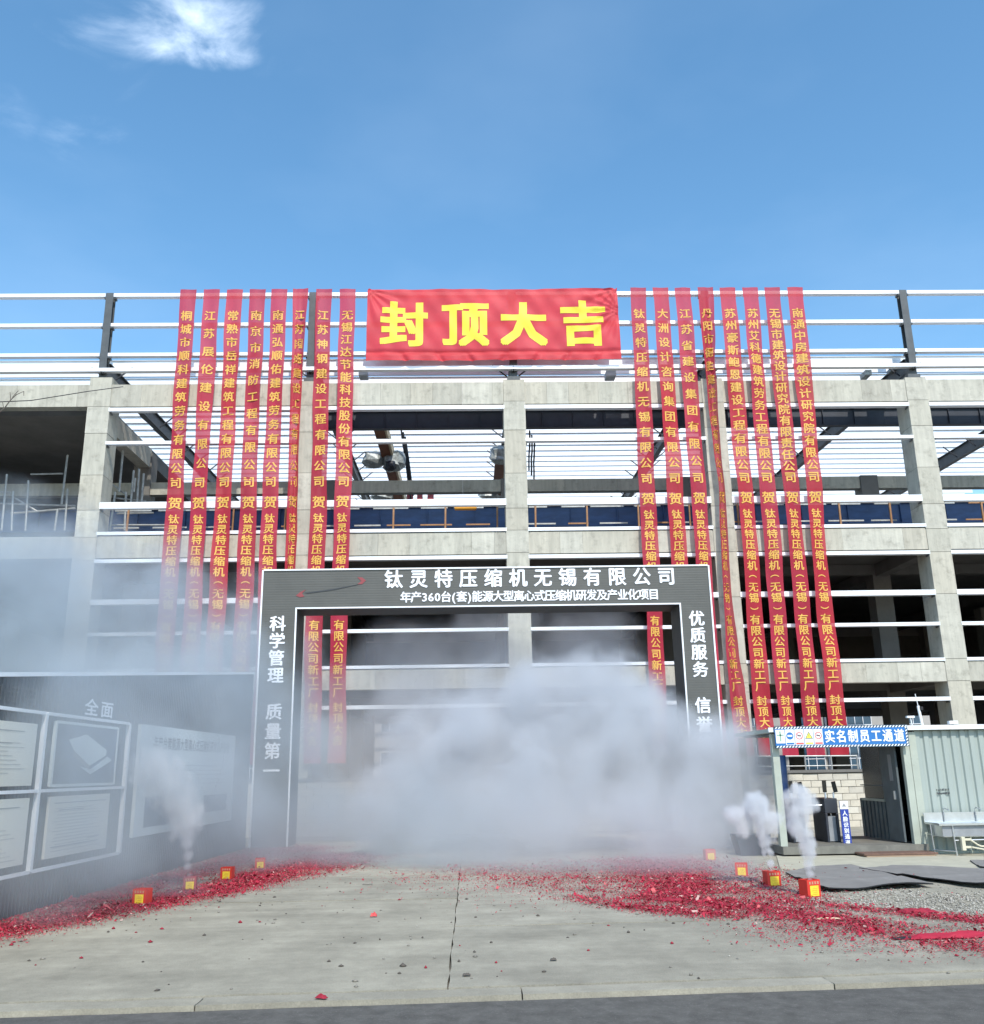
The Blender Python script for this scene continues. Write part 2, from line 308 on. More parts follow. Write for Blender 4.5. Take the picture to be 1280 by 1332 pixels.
# ------------------------------------------------------------------ factory frame under construction
YF, YB, YE = 36.0, 41.5, 61.0
XC = [-23.2, -14.86, -6.41, 1.93, 10.10, 18.61, 27.1]
CW, CD = .44, 1.05
fac = empty('factory_building', (0, YF, 0), 'unfinished concrete and steel factory frame with galvanised rails across its open bays', 'building')
def column(X, Y0, ztop, w=CW, d=CD, m=None):
    mb = MB(); z = -.1; k = 0
    lv = [2.9, 4.77, 5.55, 8.1, 9.9, 10.83, 11.85, 13.3, 15.1, 16.24, 17.22]
    lv = [l+rnd.uniform(-.08, .08) if l not in (17.22,) else l for l in lv if l < ztop-.3]+[ztop]
    for t in lv:
        e = rnd.uniform(-.004, .006); mb.box(X-w-e, X+w+e, Y0-e, Y0+d, z, t-.018, k % 3); mb.box(X-w+.012, X+w-.012, Y0+.012, Y0+d-.012, t-.018, t, 3); z = t; k += rnd.randint(1, 2)
    return mb.build('column', [CONC[0], CONC[1], CONC[3], MT['joint']] if m is None else [m]*3+[MT['joint']], fac, (X, Y0+d/2, ztop/2))
def beam(x0, x1, Y0, d, z0, z1, mats=None, name='beam', dark=False):
    mb = MB(); x = x0
    while x < x1-.01:
        L = rnd.choice((1.22, 1.22, 2.44, .9)); xe = min(x+L, x1)
        if x1-xe < .4: xe = x1
        e = rnd.uniform(0, .007); mb.box(x, xe-.006, Y0-e, Y0+d, z0, z1-rnd.uniform(0, .006), rnd.randint(0, 3)); x = xe
    return mb.build(name, mats or CONC, fac, ((x0+x1)/2, Y0, (z0+z1)/2))
FL = [(4.77, 5.52), (9.93, 10.80), (16.20, 17.15)]
for i, X in enumerate(XC):
    column(X, YF, 17.22+(.25 if X == XC[1] else .03))
    column(X, YB, 5.0 if i > 1 else 17.2, .42, .8, MT['conc_in']) if 0 else None
for i in range(len(XC)-1):
    for z0, z1 in FL: beam(XC[i]+CW, XC[i+1]-CW, YF+.03, .45, z0, z1)
for i, X in enumerate(XC):                  # second row of columns and beams along the depth
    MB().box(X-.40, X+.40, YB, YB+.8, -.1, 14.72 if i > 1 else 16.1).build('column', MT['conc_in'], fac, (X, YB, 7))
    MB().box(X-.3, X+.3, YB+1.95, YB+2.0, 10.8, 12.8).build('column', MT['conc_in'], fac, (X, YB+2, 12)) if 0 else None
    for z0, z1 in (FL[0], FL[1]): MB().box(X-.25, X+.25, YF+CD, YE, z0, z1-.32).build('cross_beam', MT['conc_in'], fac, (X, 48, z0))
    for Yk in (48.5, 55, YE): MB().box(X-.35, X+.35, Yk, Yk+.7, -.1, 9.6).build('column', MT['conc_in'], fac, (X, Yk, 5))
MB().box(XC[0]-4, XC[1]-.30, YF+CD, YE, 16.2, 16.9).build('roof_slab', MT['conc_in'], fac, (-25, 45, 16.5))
MB().bar((XC[1]+.06, YF+CD, 15.78), (XC[1]+.06, YB+.1, 15.82), .55, .85).build('cross_beam', CONC[3], fac, (XC[1], 38, 15.7))
for i in range(len(XC)-1):
    beam(XC[i]+.40, XC[i+1]-.40, YB+.1, .4, 14.12, 14.70, [CONC[3], CONC[2], CONC[0], CONC[2]])
    if i > 0:
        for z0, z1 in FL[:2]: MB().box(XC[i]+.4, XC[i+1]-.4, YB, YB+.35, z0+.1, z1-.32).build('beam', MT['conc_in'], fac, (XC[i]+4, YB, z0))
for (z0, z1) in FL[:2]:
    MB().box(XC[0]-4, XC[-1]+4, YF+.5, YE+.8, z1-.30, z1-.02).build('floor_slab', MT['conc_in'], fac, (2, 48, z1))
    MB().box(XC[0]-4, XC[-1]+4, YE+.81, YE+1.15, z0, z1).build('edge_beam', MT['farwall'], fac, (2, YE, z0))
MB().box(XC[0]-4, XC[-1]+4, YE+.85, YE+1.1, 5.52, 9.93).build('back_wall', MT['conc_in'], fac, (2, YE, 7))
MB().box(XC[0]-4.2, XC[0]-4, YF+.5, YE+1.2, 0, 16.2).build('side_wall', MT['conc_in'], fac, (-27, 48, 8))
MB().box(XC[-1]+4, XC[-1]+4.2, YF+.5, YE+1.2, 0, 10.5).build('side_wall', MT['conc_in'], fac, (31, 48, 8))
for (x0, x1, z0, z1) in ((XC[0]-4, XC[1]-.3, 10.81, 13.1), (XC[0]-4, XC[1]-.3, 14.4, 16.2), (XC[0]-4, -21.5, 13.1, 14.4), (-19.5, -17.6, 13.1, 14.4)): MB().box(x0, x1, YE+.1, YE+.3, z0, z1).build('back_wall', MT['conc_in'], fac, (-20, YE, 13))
# facade rails (galvanised sections), bay by bay
def girt(x0, x1, z, h, y=YF-.02, d=.25, m='galv'):
    mb = MB(); mb.box(x0, x1, y, y+.012, z-h/2, z+h/2).box(x0, x1, y+.012, y+d, z-h/2, z-h/2+.012, 0).box(x0, x1, y+.012, y+d, z+h/2-.012, z+h/2)
    mb.box(x0, x1, y+d-.012, y+d, z-h/2+.013, z-h/2+.05)
    for xx in (x0-.02, x1-.05): mb.box(xx, xx+.08, y+.03, y+d+.06, z-h/2-.07, z-h/2-.003, 1)
    return mb.build('rail', [MT[m], MT['steel']], fac, ((x0+x1)/2, y, z))
for i in range(len(XC)-1):
    a, b = XC[i]+CW-.02, XC[i+1]-CW+.02
    for z, h in ((16.05, .15), (14.63, .13), (12.03, .26), (10.90, .13), (9.80, .14), (8.20, .20), (6.97, .13), (5.60, .12), (4.12, .14)):
        if i == 0 and z > 4.5: continue
        girt(a, b, z, h)
    a, b = XC[i]+.17, XC[i+1]-.17
    for z, h in ((21.16, .15), (19.80, .14), (18.46, .14)):
        girt(a, b, z, h, YF-.02, .24)
    girt(XC[i], XC[i+1]-.01, 17.75, .15, YF-.12, .24)
for i, X in enumerate(XC):
    mb = MB(); mb.box(X-.15, X+.15, YF-.01, YF+.02, 17.85, 21.26).box(X-.012, X+.012, YF+.02, YF+.27, 17.85, 21.26).box(X-.15, X+.15, YF+.27, YF+.30, 17.85, 21.26)
    mb.build('steel_post', MT['steel'], fac, (X, YF, 19.5))
    MB().box(X-.26, X+.26, YF+.05, YF+.75, 17.26, 17.42).box(X-.16, X+.16, YF+.1, YF+.5, 17.42, 17.9).build('base_plate', MT['steel'], fac, (X, YF+.3, 17.3))
    if i == 1 and 0: continue
    # rafter: I section running back from the column head
    if i > 0:
        za, zb = 17.95, 18.55
        p, q = (X, YF+.5, za), (X, YE, zb)
        r_ = MB(); r_.bar(p, q, .03, .62, 0)
        r_.bar((X, YF+.5, za+.32), (X, YE, zb+.32), .26, .03); r_.bar((X, YF+.5, za-.32), (X, YE, zb-.32), .26, .03)
        if i > 1: r_.add([(X-.1, YF+.5, 17.3), (X+.1, YF+.5, 17.3), (X-.1, YF+2.6, za-.25), (X+.1, YF+2.6, za-.25), (X-.1, YF+.5, za), (X+.1, YF+.5, za)], [(0, 1, 3, 2), (0, 2, 4), (1, 5, 3), (2, 3, 5, 4), (0, 4, 5, 1)])
        r_.build('rafter', MT['steel'], fac, (X, 48, 18))
# roof purlins: one long section per row, with braces down to the rafters
k = 0; Yp = YF+1.0
while Yp < YE:
    zr = 17.95+(Yp-YF-.5)/(YE-YF-.5)*.6+.36
    mb = MB(); x0, x1 = XC[0]-6, XC[-1]+6
    mb.box(x0, x1, Yp, Yp+.01, zr, zr+.31).box(x0, x1, Yp+.01, Yp+.08, zr, zr+.012).box(x0, x1, Yp-.07, Yp, zr+.298, zr+.31)
    pu = mb.build('purlin', MT['galv'], fac, (0, Yp, zr))
    if k % 2 == 0:
        br = MB()
        for X in XC[1:]:
            for sg in (-1, 1): br.bar((X+sg*.14, Yp-.02, zr-.60), (X+sg*.85, Yp-.02, zr), .05, .05)
        o = br.build('knee_brace', MT['steelblk'], pu); o.location = Vector((0, 0, 0))-Vector((0, Yp, zr)); o['kind'] = 'stuff'
    k += 1; Yp += .99
# dark eaves beam behind the facade
for i in range(2, len(XC)-1):
    mb = MB(); a, b = XC[i]+.005, XC[i+1]-.005
    mb.box(a, b, 39.1, 39.13, 16.30, 17.04).box(a, b, 39.0, 39.26, 17.04, 17.07).box(a, b, 39.0, 39.26, 16.27, 16.30)
    for t in range(1, 6): mb.box(a+(b-a)*t/6, a+(b-a)*t/6+.02, 39.02, 39.1, 16.31, 17.03)
    mb.build('beam_or_backing', MT['steelblk'], fac, (a, 39, 16.7))
for i in range(1, len(XC)-1):
    MB().box(XC[i]+.4, XC[i+1]-.4, YB+2, YB+2.1, 12.85, 13.3).build('beam_or_backing', MT['steelblk'], fac, (XC[i]+4, YB+2, 13.3))  # added dark backing strip, stands in for the shade above the blue girder
# blue crane runway girder behind the third floor rails, pale stacked sheets beneath, orange guard posts
for i in range(0, len(XC)-1):
    a, b = XC[i]+.005, XC[i+1]-.005
    mb = MB(); mb.box(a, b, 40.0, 40.04, 12.02, 12.92)
    x = a+.5
    while x < b-.6: mb.box(x, x+.03, 39.9, 40, 12.03, 12.91); x += 2.05
    mb.box(a, b, 39.85, 40.0, 12.92, 12.95).box(a, b, 39.85, 40.0, 11.99, 12.02)
    mb.build('runway_girder', MT['blue'], fac, (a, 40, 12.5))
    if i:
        x = a+.3
        for j in range(3):
            L = rnd.uniform(1.0, 2.3)
            MB().prism([(x, 40.6), (x+L, 40.6), (x+L, 40.7), (x, 40.7)], 11.2, 11.93).build('pale_sheet', MT['paper'], fac, (x, 40.6, 11.6))
            MB().add([(x+L+.05, 40.3, 11.3), (x+L+.5, 40.3, 11.3), (x+L+.25, 40.3, 12.0), (x+L+.05, 40.35, 11.3), (x+L+.5, 40.35, 11.3), (x+L+.25, 40.35, 12.0)], [(0, 1, 2), (5, 4, 3), (0, 3, 4, 1), (1, 4, 5, 2), (2, 5, 3, 0)]).build('bracket', MT['blue'], fac, (x+L, 40.3, 11.5))
            x += L+.55
        x = a+1.15-(.3 if i % 2 else 0)
        while x < b:
            MB().bar((x, 37.9, 10.83), (x+.02, 37.9, 12.5), .07).build('guard_post', MT['orange'], fac, (x, 37.9, 11.5)); x += 2.15
        for z in (11.62, 12.35):
            x = a+.3
            while x < b-.5:
                L = rnd.uniform(.8, 1.6); MB().bar((x, 37.95, z), (min(x+L, b), 37.95, z), .05, .06).build('guard_rail', MT['pole'] if rnd.random() < .85 else MT['orange'], fac, (x, 37.9, z)); x += L+rnd.uniform(.2, .7)
# monorail girders hung in the roof, hoists wrapped in film, festoon chains
def crane(x1, y1, Ya, x2, y2, Yb_):
    A, B = at(x1, y1, Ya), at(x2, y2, Yb_)
    r_ = MB(); r_.bar(A, B, .46, .34, 0); r_.bar(A+Vector((.29, 0, .12)), B+Vector((.29, 0, .12)), .10, .5, 1)
    r_.build('crane_girder', [MT['rust'], MT['cream']], fac, A)
crane(490, 545, 39.6, 521, 655, 51.0); crane(651, 590, 43, 645, 655, 52)
def lump(name, x, y, Y, w_, h_, m_, seed):
    c = at(x, y, Y); q = random.Random(seed); mb = MB(); n, k_ = 10, 7
    for i in range(k_+1):
        th = math.pi*i/k_
        for j in range(n):
            ph = 2*math.pi*j/n; rr = 1+q.uniform(-.22, .22)
            mb.v.append((c.x+w_/2*rr*abs(math.sin(th))**.6*math.copysign(abs(math.cos(ph))**.6, math.cos(ph)), c.y+w_/2*rr*math.sin(th)*math.sin(ph), c.z+h_/2*math.copysign(abs(math.cos(th))**.7, math.cos(th))*(1+q.uniform(-.1, .1))))
    for i in range(k_):
        for j in range(n): mb.f.append((i*n+j, (i+1)*n+j, (i+1)*n+(j+1) % n, i*n+(j+1) % n)); mb.m.append(0)
    return mb.build(name, m_, fac, c)
lump('wrapped_hoist', 486, 598, 44, 1.0, .85, MT['film'], 1); lump('wrapped_hoist', 512, 600, 44, 1.1, 1.0, MT['film'], 2); lump('hoist_motor', 508, 606, 43.6, .5, .5, MT['steelblk'], 3)
lump('wrapped_hoist', 497, 645, 50, 1.3, .7, MT['film'], 4); lump('wrapped_hoist', 638, 641, 50, 1.4, .85, MT['film'], 5); lump('wrapped_hoist', 648, 592, 43, .8, .9, MT['film'], 6)
for (xs, ys, xe, ye, Y) in ((521, 556, 535, 652, 44), (689, 560, 688, 612, 43)):
    for j in range(3):
        pts = [at(xs+(xe-xs)*t+j*3+rnd.uniform(-.6, .6), ys+(ye-ys)*t+j*6, Y+2*t) for t in (0, .2, .4, .6, .8, 1) if ys+(ye-ys)*t+j*6 < 656]
        MB().tube(pts, .045, 5).build('festoon_cable', MT['steelblk'], fac, pts[0])
for (x, w_) in ((533, 8), (546, 7), (560, 8)):
    a = at(x-w_/2, 641, 46); b = at(x+w_/2, 652, 46)
    MB().box(a.x, b.x, 46, 46.3, b.z, a.z).build('red_crate', mat('faded_red', (.45, .10, .12), .7, var=.3, vscale=4), fac, a)
a = at(591, 657.5, 37.7); b = at(620, 662.5, 37.7)
MB().box(a.x, b.x, 37.6, 37.9, b.z, a.z).build('amber_float', MT['amber'], fac, a, bevel=.05)
# beacon above the beams: rolled sheet packs and purlin offcuts on the roof edge
for (x, y, w_, h_, m_) in ((472, 484, 12, 8, 'paper'), (795, 485, 14, 8, 'paper'), (1165, 478, 9, 5, 'film'), (1130, 484, 9, 7, 'film'), (148, 478, 10, 6, 'film')):
    c = at(x, y, 37.4); MB().box(c.x-w_*.015, c.x+w_*.015, 37.4, 38.0, c.z-h_*.015, c.z+h_*.015).build('sheet_pack', MT[m_], fac, c)
# scaffold tubes in the bays beside the notice boards
for (xa, ya, xb, yb) in ((9, 617, 2, 690), (37, 625, 33, 690), (88, 592, 80, 656), (75, 662, 71, 690), (17, 639, 15, 690), (88, 636, 84, 690), (160, 585, 155, 640), (174, 612, 170, 655), (181, 610, 178, 660), (187, 616, 184, 655), (150, 640, 143, 690), (164, 640, 162, 690), (176, 622, 174, 640)):
    MB().tube([at(xa, ya, 39), at(xb, yb, 39)], .045, 6).build('scaffold_pole', MT['pole'], fac, at(xa, ya, 39))
for (xa, ya, xb, yb) in ((0, 655, 98, 658), (40, 617, 82, 616), (0, 640, 14, 641), (20, 648, 48, 665), (98, 661, 14, 668), (150, 648, 190, 652), (152, 668, 200, 667), (146, 630, 166, 645), (146, 683, 215, 683)):
    MB().tube([at(xa, ya, 39.1), at(xb, yb, 39.1)], .04, 6).build('scaffold_ledger', MT['pole'], fac, at(xa, ya, 39.1))

# ------------------------------------------------------------------ buildings beyond, seen through the ground floor
far = empty('rear_building', (4, 74, 0), 'pale building with blue framed windows seen through the open ground floor', 'building')
MB().box(-40, 48, 74, 84, 0, 9).build('wall', MT['farwall'], far, (4, 79, 4))
x = -38
while x < 46:
    for z0, z1 in ((1.2, 3.3), (4.7, 6.9)):
        wn = MB().box(x, x+2.6, 73.90, 73.98, z0, z1).build('window', MT['fargl'], far, (x+1.3, 73.9, z0))
        fr = MB()
        for t in range(5): fr.box(x+t*.64, x+t*.64+.05, 73.84, 73.89, z0, z1)
        for t in (0, .5, 1): fr.box(x+.05, x+2.6, 73.86, 73.895, z0+(z1-z0-.06)*t, z0+(z1-z0-.06)*t+.06)
        f_ = fr.build('window_frame', MT['white'], wn); f_.location = -(Vector((x+1.3, 73.9, z0)))
    if int(x) % 3 == 0: MB().box(x+2.9, x+3.3, 73.5, 73.99, 0, 9).build('pier', MT['white'], far, (x+3, 73.8, 4))
    x += 3.9
far.location = (4, 74, 0)

# ------------------------------------------------------------------ block wall inside the gate
bw = empty('block_wall', (2, 29, 0), 'low pale concrete block boundary wall behind the gate and the cabin', 'wall')
MB().box(-9.5, 12.4, 29.03, 29.16, -.02, 1.55).build('mortar_bed', MT['mortar'], bw, (2, 29, .7))
base_meshes = []
for k in range(4):
    base_meshes.append(MB().box(-.215, .215, -.1, .1, -.088, .088).build('x', MT['block'][k % 3], None))
blocks = []
for row in range(8):
    z = .09+row*.19; x = 12.1-(.225 if row % 2 else 0)
    while x > -9.4:
        blocks.append((x, 29.10-.0+rnd.uniform(-.012, .012), z)); x -= .445
blocks.sort(key=lambda p: -p[0])
for p in blocks[:290]:
    src = rnd.choice(base_meshes); o = src.copy(); o.name = 'brick'; COL.objects.link(o); o.parent = bw; o.location = Vector((p[0], p[1]-.0, p[2]))-Vector((2, 29, 0)); o.rotation_euler = (0, 0, rnd.uniform(-.01, .01))
    o.scale = (1, 1.25, 1)
mb = MB()
for p in blocks[290:]: mb.box(p[0]-.215, p[0]+.215, p[1]-.125, p[1]+.1, p[2]-.088, p[2]+.088)
o = mb.build('brick', MT['block'][0], bw); o.location = Vector((0, 0, 0))-Vector((2, 29, 0)); o['kind'] = 'stuff'
for o in base_meshes: bpy.data.objects.remove(o)
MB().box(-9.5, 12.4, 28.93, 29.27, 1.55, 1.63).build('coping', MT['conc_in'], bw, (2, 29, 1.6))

# ------------------------------------------------------------------ banners
TAIL1 = '钛灵特压缩机（无锡）有限公司新工厂'; TAIL2 = '封顶大吉'
NAMES_L = ['桐城市顺科建筑劳务有限公司', '江苏展伦建设有限公司', '常熟市岳祥建筑工程有限公司', '南京市消防工程有限公司', '南通弘顺佑建筑劳务有限公司', '江苏国盛建设工程有限公司', '江苏神钢建设工程有限公司', '无锡江达节能科技股份有限公司']
NAMES_R = ['钛灵特压缩机无锡有限公司', '大洲设计咨询集团有限公司', '江苏省建设集团有限公司', '丹阳市德胜建设工程有限公司', '苏州豪斯鲍恩建设工程有限公司', '苏州艾科德建筑劳务工程有限公司', '无锡市建筑设计研究院有限责任公司', '南通中房建筑设计研究院有限公司']
load_glyphs(''.join(NAMES_L+NAMES_R)+TAIL1+TAIL2+'贺', .022)
XL = [(-11.53, -11.36), (-10.57, -10.42), (-9.62, -9.50), (-8.67, -8.50), (-7.77, -7.68), (-6.87, -6.90), (-5.92, -5.80), (-4.93, -4.90)]
XR = [(7.23, 6.98), (8.18, 8.23), (9.13, 9.10), (10.08, 10.55), (11.03, 10.93), (11.98, 11.78), (12.92, 12.74), (13.90, 13.60)]
ZT, ZB = 21.26, 2.12
def interp(z, pts):
    pts = sorted(pts)
    if z <= pts[0][0]: return pts[0][1]
    for (a, b), (c, d) in zip(pts, pts[1:]):
        if z <= c: t = (z-a)/(c-a); t = t*t*(3-2*t); return b+(d-b)*t
    return pts[-1][1]
ORD = ['nearest', 'second', 'third', 'fourth', 'fifth', 'sixth', 'seventh', 'outermost']
def banner(name, xt, xb, i, side, wfp=None, xcp=None):
    q = random.Random(i*17+(5 if side == 'cabin' else 91)); W = .66; ph = [q.uniform(0, 6.28) for _ in range(6)]
    if wfp:                      # measured course: (z, left X, right X)
        xcm = [(z, (a+b)/2) for z, a, b in wfp]; wfm = [(z, min(1, (b-a)/W)) for z, a, b in wfp]
    def f(u, z, off=0.0):        # u in metres across
        t = (ZT-z)/(ZT-ZB); xc = xt+(xb-xt)*t + .035*t*math.sin(z*.55+ph[0])+.012*math.sin(z*1.9+ph[1])
        if wfp: xc = interp(z, xcm)
        wf = interp(z, wfm) if wfp else 1.0
        nar = .965+.035*math.sin(z*.8+ph[3])*math.sin(z*.31+ph[4]) if not wfp else wf
        if t < .02: nar = 1.0 if not wfp else wf
        y = YF-.28+.05*t*math.sin(z*.7+ph[2])+.018*math.sin(z*2.6+ph[4]+u*2)*min(1, t*8)+.016*math.sin(u*9+z*.9+ph[5])+u*(.20*math.sin(z*.43+ph[1])+.10*math.sin(z*1.3+ph[2]))*min(1, t*6)+.05*abs(u)*math.sin(z*.9+ph[0])
        if wfp: y -= abs(abs(u+.05)-.15)*math.sqrt(max(0, 1-nar*nar))*.9; xc += .012*math.sin(z*3.1)*(1-nar)
        return (xc+u*nar, y-off, z)
    mb = MB(); nx, nz_ = 8, 150
    for j in range(nz_+1):
        z = ZT-(ZT-ZB)*j/nz_
        for k in range(nx+1): mb.v.append(f((k/nx-.5)*W, z))
    for j in range(nz_):
        for k in range(nx):
            a = j*(nx+1)+k; mb.f.append((a, a+nx+1, a+nx+2, a+1)); mb.m.append(0)
    o = mb.build('vertical_banner', CLOTH[i % 3] if side != 'cabin' else CLOTH[(i+1) % 3], None, (xt, YF-.28, ZT), smooth=True)
    hm = MB(); L = MB()
    z0, z1 = 20.05, 12.86; n = len(name)
    def put(ch, z, s):
        if ch in '（）':
            vs, fs = GL[(ch, .022)]; cxx = (min(v[0] for v in vs)+max(v[0] for v in vs))/2
            sg = 1 if ch == '（' else -1
            for e_ in (0, .018, -.018): L.add([f((y_-.38)*s*.9, z+((x_-cxx+e_)*s*.9)*-1, .014+abs(e_)*.05+(e_ > 0)*.0005) for x_, y_ in vs], fs)
            return
        glyph(L, ch, lambda a, b, c: f(a, z+b, .014+c), s*1.1, s*1.02, bold=.022)
    for k, ch in enumerate(name): put(ch, z0+(z1-z0)*k/(n-1), .45)
    put('贺', 12.02, .50)
    for k, ch in enumerate(TAIL1): put(ch, 11.37-(11.37-4.66)*k/16, .385)
    for k, ch in enumerate(TAIL2): put(ch, 4.12-.395*k, .37)
    l = L.build('lettering', MT['gold'], o); l.location = -Vector((xt, YF-.28, ZT))
    tw = ', twisted narrow' if wfp else ''
    tag(o, 'red strip banner, %s from the wide banner on the %s side%s' % (ORD[i], side, tw), 'banner', 'narrow red banners hung down the factory front')
    return o
def course(rows):
    out_ = []
    for y, a, b in rows: p, q_ = at(a, y, 35.7), at(b, y, 35.7); out_.append(((p.z+q_.z)/2, p.x, q_.x))
    return out_
for i in range(8):
    j = 7-i
    banner(NAMES_L[j], *XL[j], i, 'notice board', wfp=course(((384, 381, 401), (425, 381, 398), (480, 379.5, 394), (560, 377, 390), (640, 375, 388), (700, 372, 387), (800, 368, 384), (985, 362, 383))) if j == 5 else None)
    banner(NAMES_R[i], *XR[i], i, 'cabin', wfp=course(((382, 908, 928), (430, 912, 929), (480, 917.5, 929), (560, 925, 934), (640, 934, 942), (700, 936, 946), (760, 939, 950), (800, 942, 954), (850, 945, 960), (900, 949, 968), (943, 953.5, 974), (985, 957, 980))) if i == 3 else None)
# the wide banner
load_glyphs('封顶大吉', .042)
def bigf(u, z, off=0.0):
    x = 1.12+u; t = (20.98+.24-z)/3.4; y = YF-.33
    e = abs(u)/5.2
    y += .035*math.sin(u*1.3+z*.9)+.018*math.sin(u*4.1-z*3.2)+.012*math.sin(u*7.3+z*5.1)
    y += .06*math.exp(-((z-18.35)/.07)**2)                      # fold near the hem
    if z < 18.4:
        for c in (-3.6, -2.1, -.9, .35, 1.7, 2.9, 4.2): y += .085*math.exp(-((u-c-(z-18)*(.55 if c > 0 else -.6))/.09)**2)*min(1, (18.4-z)*3)
    for c in ((-5.2, 21.2), (5.2, 21.2), (5.2, 20.2)):
        d = math.hypot(u-c[0], z-c[1]); a = math.atan2(z-c[1], u-c[0]); y += .06*math.sin(a*16)*math.exp(-d*.9)
    y += .02*math.sin((u*.8+z*1.9)*2.4)*math.exp(-((u-1.2)/1.2)**2)
    sag = -.035*(1-e*e)
    return (x+(.03 if u > 0 else -.02)*t*e, y-off, z+sag*(1-min(1, t)))
mb = MB(); nx, nz_ = 150, 54
for j in range(nz_+1):
    z = 21.22-(21.22-17.98)*j/nz_
    for k in range(nx+1): mb.v.append(bigf((k/nx-.5)*10.42, z))
for j in range(nz_):
    for k in range(nx):
        a = j*(nx+1)+k; mb.f.append((a, a+nx+1, a+nx+2, a+1)); mb.m.append(0)
bb = mb.build('wide_banner', MT['bigcloth'], None, (1.12, YF-.33, 21.2), smooth=True)
tag(bb, 'wide red banner with four large yellow characters across the top rails', 'banner')
def cutg(ch, bold, step=.05):        # slice a glyph finely so that it drapes with the cloth
    vs, fs = GL[(ch, bold)]; bm = bmesh.new(); V = [bm.verts.new((x, y, 0)) for x, y in vs]
    for f_ in fs:
        try: bm.faces.new([V[i] for i in f_])
        except ValueError: pass
    for ax in (0, 1):
        t = -.2
        while t < 1.1:
            no = (1, 0, 0) if ax == 0 else (0, 1, 0); co = (t, 0, 0) if ax == 0 else (0, t, 0)
            bmesh.ops.bisect_plane(bm, geom=bm.verts[:]+bm.edges[:]+bm.faces[:], plane_co=co, plane_no=no); t += step
    bm.verts.index_update(); GL[(ch, bold)] = ([(v.co.x, v.co.y) for v in bm.verts], [tuple(v.index for v in f_.verts) for f_ in bm.faces]); bm.free()
for ch, ux in zip('封顶大吉', (-3.70, -1.18, 1.23, 3.70)):
    L = MB(); cutg(ch, .042); glyph(L, ch, lambda a, b, c: bigf(ux+a, 19.62+b, .010+c), 1.95, 2.08, bold=.042)
    l = L.build('character', MT['yellow'], bb); l.location = -Vector((1.12, YF-.33, 21.2))

# ------------------------------------------------------------------ entrance gantry
GY, GD = 25.0, 1.15
ga = empty('entrance_gantry', (.5, GY, 0), 'dark ribbed entrance gateway with white characters and white edging', 'gateway')
GX0, GX1, GI0, GI1, GT, GB = -5.51, 6.50, -4.57, 5.64, 7.04, 5.98
def ribs(x0, x1, z0, z1, y, pitch=.065, depth=.0012, mi=0):
    mb = MB(); z = z0; n = max(1, round((z1-z0)/pitch)); p = (z1-z0)/n
    prof = []
    for k in range(n): prof += [(z0+k*p, 0), (z0+k*p+p*.6, 0), (z0+k*p+p*.7, depth), (z0+k*p+p*.95, depth)]
    prof.append((z1, 0))
    vs = [(x, y+d, z) for z, d in prof for x in (x0, x1)]
    return mb.add(vs, [(2*i, 2*i+1, 2*i+3, 2*i+2) for i in range(len(prof)-1)], mi)
def gpart(name, x0, x1, z0, z1):
    mb = ribs(x0, x1, z0, z1, GY); mb.m = [0]*len(mb.f)
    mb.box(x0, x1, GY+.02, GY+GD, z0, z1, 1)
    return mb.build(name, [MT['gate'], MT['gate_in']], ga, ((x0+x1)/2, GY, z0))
gpart('pillar', GX0, GI0, 0, GB); gpart('pillar', GI1, GX1, 0, GB); gpart('lintel', GX0, GX1, GB+.001, GT)
tr = lambda x0, x1, z0, z1: MB().box(x0, x1, GY-.03, GY+.015, z0, z1).build('edging_strip', MT['white'], ga, ((x0+x1)/2, GY, z0))
tr(GX0-.02, GX0+.02, 0, GT); tr(GX1-.02, GX1+.02, 0, GT); tr(GX0+.021, GX1-.021, GT-.02, GT+.02)
tr(GI0-.035, GI0+.003, 0, GB); tr(GI1-.003, GI1+.035, 0, GB); tr(GI0-.035, GI1+.035, GB+.001, GB+.038)
T1, T2, T3 = '钛灵特压缩机无锡有限公司', '年产360台(套)能源大型离心式压缩机研发及产业化项目', '科学管理 质量第一'
load_glyphs(T1+T2+T3+'优质服务 信誉第一', .028)
def raised(name, items, y, m_, parent, ploc, depth=.015, bold=.028):
    """items: (char, x, z, w, h); raised letters with side walls"""
    for ch, x, z, w_, h_ in items:
        if (ch, bold) not in GL: continue
        mb = MB()
        vs, fs = GL[(ch, bold)]; full = ord(ch) > 255
        cxx = .49 if full else (min(v[0] for v in vs)+max(v[0] for v in vs))/2
        n = len(vs); ec = {}
        for f_ in fs:
            for a, b in zip(f_, f_[1:]+f_[:1]): ec[(a, b)] = 1
        side = [(a, b, b+n, a+n) for (a, b) in ec if (b, a) not in ec]
        for k, (ax, ay) in enumerate(((0, 0), (bold, 0), (-bold, 0), (0, bold*.7), (0, -bold*.7))):
            P = [((vx+ax-cxx)*w_+x, (vy+ay-.38)*h_+z) for vx, vy in vs]
            mb.add([(p[0], y-depth-k*.0005, p[1]) for p in P]+[(p[0], y, p[1]) for p in P], list(fs)+side)
        o = mb.build(name, m_, parent, None or (0, 0, 0)); o.location = -Vector(ploc)
    return o
it = []
for k, ch in enumerate(T1):
    it.append((ch, -2.02+(5.33+2.02)*k/11, 6.76, .50, .52))
wts = [(.62 if c in '360' else .5 if c in '()' else 1.0) for c in T2]; tot = sum(wts); x = -1.83
for c, w_ in zip(T2, wts):
    s_ = 6.93/tot*w_; it.append((c, x+s_/2, 6.265, .30*(1 if ord(c) > 255 else 1.05), .31)); x += s_
raised('letter', it, GY-.002, MT['letter'], ga, (.5, GY, 0))
